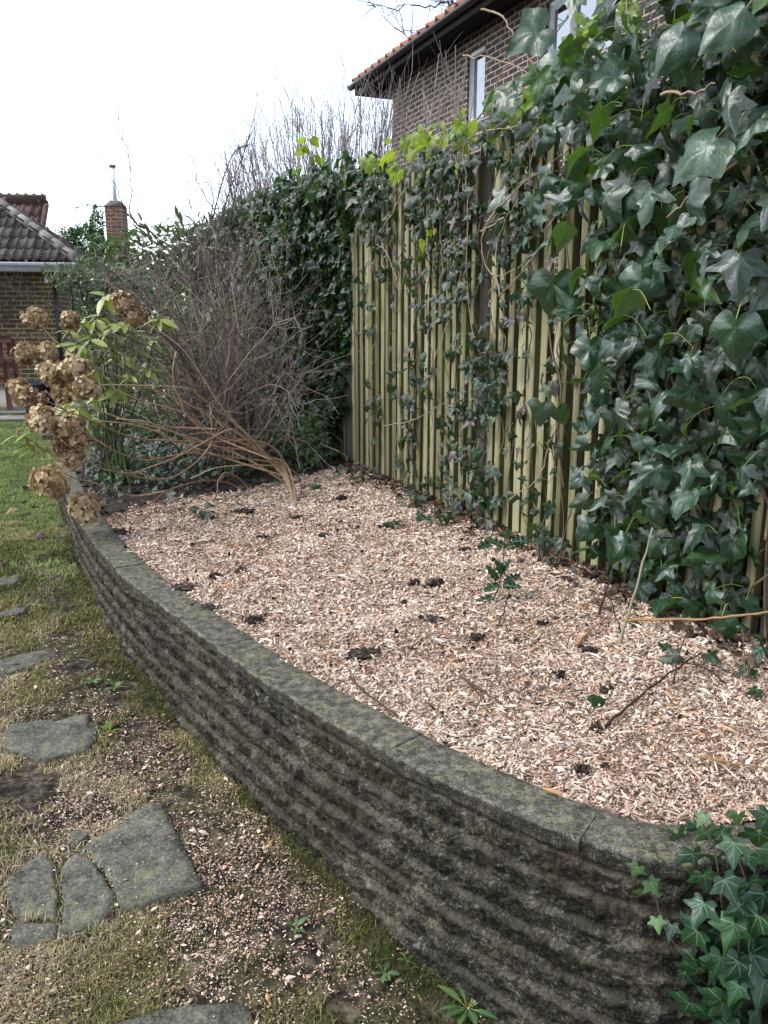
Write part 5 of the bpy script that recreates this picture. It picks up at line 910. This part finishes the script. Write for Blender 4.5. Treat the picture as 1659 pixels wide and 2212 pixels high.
for x, y in q: c = np.array([x, y, float(bz(x, y)) + .008]); s_ = min(.014, rg.lognormal(math.log(.0035), .5)); box(mb, c, unit(rg.normal(0, 1, 3)) * s_, unit(rg.normal(0, 1, 3)) * s_, unit(rg.normal(0, 1, 3)) * s_ * .7, 0, s_ * .3)
for P, R_ in CLODS:
    for _ in range(26):
        a = rg.uniform(0, 6.28); rr = R_ * abs(rg.normal(.95, .45)) + .003; x, y = P[0] + rr * math.cos(a), P[1] + rr * math.sin(a); s_ = min(.009, rg.lognormal(math.log(.003), .5)); box(mb, np.array([x, y, float(bz(x, y)) + .008]), unit(rg.normal(0, 1, 3)) * s_, unit(rg.normal(0, 1, 3)) * s_, unit(rg.normal(0, 1, 3)) * s_ * .7, 0, s_ * .3)
tag(mb.build('soil_crumbs', M['soil']), kind='stuff')
def stick(pts, r, lab, mat='stick', cat='stick', name='stick', twigs=0):
    P = smooth_path(pts, 5); P[1:-1] += rg.normal(0, .0018, (len(P) - 2, 3)); mb = MB(); tube(mb, P, np.linspace(r, r * .55, len(P)) * (1 + .1 * rg.normal(0, 1, len(P))), 6, random.random())
    for _ in range(twigs): j = rg.integers(2, len(P) - 1); grow(mb, P[j], unit(P[j] - P[j - 1]) + .6 * unit(rg.normal(0, 1, 3)) + UP * .2, rg.uniform(.03, .1), r * .5, .4, 4, .1, 0, (), .5, 4)
    tag(mb.build(name, M[mat], smooth=True), lab, cat)
lift = lambda p, h: p + UP * h
stick([lift(onbed(1300, 1580), .008), lift(onbed(1350, 1545), .02), lift(onbed(1430, 1490), .035), lift(onbed(1515, 1430), .03)], .0045, 'long dark stick lying diagonally across the chips at the right', twigs=2)
stick([lift(onbed(992, 1480), .026), lift(onbed(1040, 1508), .024), lift(onbed(1085, 1535), .018)], .0042, 'short dark stick in the middle of the chips, pointing at the wall')
stick([lift(onbed(755, 1490), .04), lift(onbed(800, 1522), .024), lift(onbed(857, 1558), .02)], .004, 'thin red brown stick lying beside the coping')
stick([lift(onbed(1505, 1652), .02), lift(onbed(1580, 1665), .02), lift(onbed(1680, 1679), .02)], .0035, 'thin tan stick lying on the chips at the right edge of the photo', 'tan')
b = onbed(1330, 1398); stick([b - UP * .03, (b + at(1410, 1140, b[1] + .06)) / 2 + [.006, 0, 0], at(1410, 1140, b[1] + .06)], .0055, 'grey green cut cane standing upright and leaning right in the chips', 'cane', 'cane', 'cane')
b = onbed(1345, 1348); stick([b + UP * .015, at(1380, 1339, b[1] - .06), at(1500, 1337, b[1] - .2), at(1600, 1330, b[1] - .32), at(1690, 1318, b[1] - .42)], .0055, 'long tan branch stretching level past the ivy foot at the right', 'tan', 'branch', 'fallen_branch')
b = onbed(1452, 1478); stick([b - UP * .01, at(1462, 1430, b[1]), at(1478, 1380, b[1] + .02), at(1492, 1345, b[1] + .03)], .003, 'thin dark twig standing in the chips below the tan branch', cat='twig')
b = onbed(1292, 1332); stick([b - UP * .02, at(1305, 1290, b[1]), at(1322, 1240, b[1] + .02)], .0045, 'short brown stub standing left of the upright cane', cat='twig')
b = onbed(1345, 1370); stick([b, at(1330, 1330, b[1]), at(1312, 1275, b[1] + .02)], .003, 'dark twig leaning left across the foot of the cane', cat='twig')
b = onbed(1167, 1215); stick([b - UP * .02, at(1164, 1180, b[1]), at(1160, 1150, b[1])], .005, 'dark cut stump of a stem by the fence foot', cat='twig')
b = onbed(1205, 1225); stick([b - UP * .02, at(1222, 1140, b[1]), at(1245, 1075, b[1] + .03)], .0045, 'brown stem rising at the fence foot right of the cut stump', cat='twig')
stick([lift(onbed(1245, 1400), .012), lift(onbed(1270, 1375), .015), lift(onbed(1310, 1345), .015)], .005, 'pale brown stick lying near the foot of the cane', 'tan')
stick([lift(onbed(1560, 1480), .012), lift(onbed(1520, 1452), .015), lift(onbed(1450, 1440), .02)], .003, 'thin dark twig lying above the long diagonal stick')
stick([lift(onbed(1075, 1360), .012), lift(onbed(1090, 1330), .03), lift(onbed(1100, 1290), .05)], .003, 'short twig poking up beside the mossy soil clod')
# holly seedling
def holly_leaf():
    R = [(0, 0), (.1, .06), (.24, .10), (.17, .22), (.30, .34), (.20, .46), (.30, .62), (.16, .72), (.18, .86), (0, 1.05)]; return leaf_tm(R, (0, .5), lambda x, y: .35 * np.abs(x) - .1 * y * y + .12 * np.cos(y * 22) * np.abs(x) * 3)
HL = holly_leaf(); hp = onbed(1062, 1300); hol = thing('holly_seedling', hp, 'small holly seedling with dark prickly leaves growing in the wood chips', 'seedling'); mb = MB(); st = MB(); tube(st, smooth_path([hp, at(1078, 1265, hp[1]), at(1088, 1200, hp[1] + .02), at(1090, 1160, hp[1] + .03)], 4), np.linspace(.003, .0015, 13), 5, .2)
for x, y, dx, dz in [(1085, 1265, 1, .1), (1078, 1262, -1, -.2), (1075, 1255, -.5, .7), (1090, 1258, .8, .3), (1088, 1235, .2, .8), (1086, 1240, -.4, .8), (1065, 1290, -1, -.3), (1092, 1185, 1, .4), (1088, 1180, -.8, .4), (1090, 1165, .2, 1), (1060, 1175, -1, 0), (1105, 1170, .9, .1)]:
    q = at(x, y, hp[1] + .01); inst(mb, HL, [q], unit(np.array([[dx, rg.normal(-.2, .3), dz]])), unit(np.array([[rg.normal(0, .25), -.6, .8]])), .068, [rg.uniform()])
mb.build('foliage', M['holly'], hol, True); st.build('stem', M['rose'], hol)
# ivy sprigs rooted in the chips along the fence
for i, (x, y, n, lab) in enumerate([(950, 1140, 5, 'ivy sprig with five leaves on the chips below the middle of the fence'), (895, 1095, 4, 'ivy sprig at the fence foot with one bright green leaf'), (865, 1140, 3, 'two dull ivy leaves lying at the far fence foot'), (1170, 1215, 6, 'ivy sprig beside the dark cut stump'), (1285, 1522, 0, 'tiny green ivy leaf alone on the chips above the long stick'), (680, 1060, 3, 'flat ivy leaf at the far edge of the chips near the hydrangea foot'), (770, 1045, 8, 'low tuft of ivy at the fence foot near the grey post'), (1610, 1470, 9, 'ivy trailing on the chips at the right end of the fence'), (350, 1085, 3, 'green leaf on the chips beneath the arching hydrangea stems'), (420, 1120, 3, 'small weed with upright leaves under the hydrangea stems')]):
    p = onbed(x, y); t = thing('ivy_sprig', p, lab, 'ivy sprig', 'ivy sprigs on the chips'); mb = MB(); st = MB(); m = n + 1; R = .012 + .014 * n; q = p + np.stack([rg.normal(0, R * .7, m), rg.normal(0, R * .5, m), rg.uniform(.02, .035 + .012 * n, m)], 1); scatter_ivy(mb, q, rg.uniform(.035, .06, m), np.array([-.2, -.6, .5]), rg.uniform(.3, .84, m), (0, 3, 5), .9, .35)
    for j in range(m):
        if m < 5: st = MB()
        tube(st, smooth_path([p, (p + q[j]) / 2 + UP * .01, q[j]], 3), .0013, 4, .4, False)
        if m < 5: st.build('stem', M['ivystem'], t)
    mb.build('foliage', M['ivy_small'], t, True)
    if m >= 5: st.build('stems', M['ivystem'], t)
# dead leaves and debris at the fence foot, litter in the old planting
mb = MB(); n = 4200; x = rg.uniform(-2.6, .6, n); y = rg.uniform(4.3, 8.5, n); fd = fdist(x, y); ow = outside_wall(x, y); ok = (edge(x, y) > -.06) & (fd > -.02) & (ow < -.1); x, y = x[ok], y[ok]; m = len(x); a = rg.uniform(0, 6.28, m); inst(mb, IVYT[4], np.stack([x, y, bz(x, y) + rg.uniform(.005, .03, m)], 1), np.stack([np.cos(a), np.sin(a), rg.normal(0, .3, m)], 1), UP + rv(m, .4), rg.uniform(.025, .06, m), rg.beta(1.3, 2.6, m)); tag(mb.build('leaf_litter', M['deadleaf'], smooth=True), kind='stuff')
mb = MB(); V = []; q = bed_points(60000); ok = edge(q[:, 0], q[:, 1]) > -.12; q = q[ok]; k_ = 60
tt2 = np.linspace(0, 1.0, 60)[None, :, None]; G2 = Ai[:150, None] * (1 - tt2) + Bi[:150, None] * tt2; zz2 = bz(G2[..., 0], G2[..., 1]) + np.clip((edge(G2[..., 0], G2[..., 1]) + .05 + .06 * fbm(np.concatenate([G2, 0 * G2[..., :1]], -1), 4, 31)) * .12, -.03, .014); grid(mb, np.concatenate([G2, zz2[..., None]], -1)); mb.build('planting_soil', M['littersoil'], smooth=True)['kind'] = 'structure'
mb = MB(); n = 900; s = rg.uniform(-3.9, .3, n); o_ = np.abs(rg.normal(0, .09, n)) + .03; p = fpt(s, 0, o_); p[:, 2] = bz(p[:, 0], p[:, 1]) + rg.uniform(.01, .03, n); a = rg.uniform(0, 6.28, n); inst(mb, IVYT[4], p, np.stack([np.cos(a), np.sin(a), rg.normal(0, .4, n)], 1), UP + rv(n, .5), rg.uniform(.015, .04, n), rg.beta(1.4, 2, n)); tag(mb.build('fallen_ivy_leaves', M['deadleaf'], smooth=True), kind='stuff')
# ground cover and iris at the far end
mb = MB(); n = 2600; x = rg.uniform(-2.1, .3, n); y = rg.uniform(4.6, 7.2, n); ok = (edge(x, y) > .12 + .15 * rg.normal(0, 1, n)) & (fdist(x, y) > .03) & (outside_wall(x, y) < -.16); x, y = x[ok], y[ok]; m = len(x); scatter_ivy(mb, np.stack([x, y, bz(x, y) + rg.uniform(.02, .16, m)], 1), rg.uniform(.03, .055, m), np.array([-.1, -.5, .4]), rg.beta(2, 2.2, m) * .85, (0, 3, 4, 5), 1.2, .5); tag(mb.build('ground_cover', M['ivy_small'], smooth=True), kind='stuff')
for i, (x, y, n, lab) in enumerate([(255, 985, 34, 'clump of dark green sword leaves at the far end of the bed'), ]):
    p = at(x, y, 5.2); p[2] = .45; t = thing('iris_clump', p, lab, 'iris'); mb = MB(); a = rg.uniform(0, 6.28, n); inst(mb, simple_leaf(.05, .1, .12, 6), p + rv(n, .05) * [1, 1, 0], np.stack([np.cos(a) * .35, np.sin(a) * .35, np.ones(n)], 1), np.stack([np.cos(a), np.sin(a), 0 * a], 1) + rv(n, .2), rg.uniform(.16, .34, n), rg.uniform(0, .4, n)); mb.build('foliage', M['laurel'], t, True)
# weeds and dead leaves on the lawn
def rosette(x, y, lab, cat, n, size, tm, mat, name, up=.5):
    p = ong(x, y); p[2] = float(gzz(np.array([p[0]]), np.array([p[1]]))[0]); t = thing(name, p, lab, cat); mb = MB(); st = MB(); a = np.arange(n) * 2.4 + rg.uniform(0, 6); tip = unit(np.stack([np.cos(a), np.sin(a), np.full(n, up) + rg.normal(0, .2, n)], 1)); b = p + tip * size * .3 + UP * .006; inst(mb, tm, b, tip, UP + tip * .1 + rv(n, .15), size * rg.uniform(.7, 1.2, n), rg.uniform(0, .9, n))
    for j in range(n): tube(st, [p, (p + b[j]) / 2 + UP * .004, b[j]], .0012, 4, .4, False)
    mb.build('foliage', M[mat], t, True); st.build('stalks', M['petiole'], t)
for a in [(1010, 2185, 'bright green weed with narrow leaves at the foot of the wall, near the bottom edge', 'weed', 10, .06, LANCE, 'weed', 'weed'), (230, 1580, 'pale green weed with round leaves beside the five sided paving stone', 'weed', 4, .03, OV, 'ivy_lime', 'weed') if False else (235, 1585, 'pale green weed with round leaves beside the five sided paving stone', 'weed', 5, .035, BROADL, 'ivy_lime', 'weed'), (250, 1490, 'creeping weed with toothed leaves between the lawn and the wall', 'weed', 9, .035, BROADL, 'weed', 'weed'), (200, 1480, 'second creeping weed further from the wall on dry moss', 'weed', 8, .032, BROADL, 'weed', 'weed'), (145, 1140, 'bright green broad leaved weed at the far end of the wall', 'weed', 8, .07, BROADL, 'weed', 'weed'), (150, 1165, 'dark ivy leaf weed under the far end of the wall', 'weed', 6, .06, BROADL, 'ivy_small', 'weed'), (640, 2010, 'small three leaved weed in the middle of the spilt chips', 'weed', 5, .028, BROADL, 'weed', 'weed'), (830, 2110, 'small green weed close to the foot of the wall', 'weed', 6, .03, BROADL, 'weed', 'weed'), (880, 2080, 'tiny weed tight against the wall foot', 'weed', 5, .022, BROADL, 'weed', 'weed')]: rosette(*a)
for x, y, sz, lab, r in [(78, 1165, .07, 'black curled dead leaf on the lawn near the wall end', .1), (115, 1165, .06, 'dark dead leaf pressed against the lawn beside the black curled one', .25), (55, 1085, .08, 'dark dead leaves flat on green lawn below the lowest flower head', .1), (75, 1095, .05, 'small black dead leaf beside the flat dark leaves', .05), (32, 950, .05, 'brown dead leaf on the green lawn', .6), (47, 930, .05, 'tan dead leaf farther up the green lawn', .8), (35, 1105, .07, 'pale buff dead leaf on the lawn', 1.), (125, 1205, .06, 'black dead leaf at the moss edge under the wall', .05), (15, 1228, .05, 'dark dead leaf at the left edge of the lawn', .05), (140, 1190, .06, 'dark brown dead leaf stuck in the weeds at the wall foot', .15), (60, 1060, .05, 'small brown dead leaf among the clover', .45)]:
    p = ong(x, y); p[2] = float(gzz(np.array([p[0]]), np.array([p[1]]))[0]) + .02; mb = MB(); inst(mb, IVYT[rg.choice([1, 4, 5])], [p], unit(rv(1) * [1, 1, .2]), unit(UP + rv(1, .35)), sz, [r]); tag(mb.build('dead_leaf', M['deadleaf'], smooth=True), lab, 'leaf')
# moss along the foot of the wall
mb = MB(); n = 34000; j = rg.integers(0, len(main), n); nn = MN[j]; zb_ = gz(main[j, 0], main[j, 1]); hgt = np.abs(rg.normal(0, .022, n)); pt = vn(np.stack([main[j, 0], main[j, 1], 0 * zb_], 1), 6, 99); ok = (pt > .18) ; j, nn, zb_, hgt, n = j[ok], nn[ok], zb_[ok], hgt[ok], ok.sum(); x = main[j, 0] + nn[:, 0] * rg.uniform(-.014, .02, n); y = main[j, 1] + nn[:, 1] * rg.uniform(-.014, .02, n); blades(mb, x, y, zb_ + hgt - .01, rg.uniform(.004, .010, n), rg.uniform(.002, .004, n), np.clip(rg.normal(.26, .13, n), 0, 1), 1.1, .6); mb.build('foot_moss', M['moss'], wall)
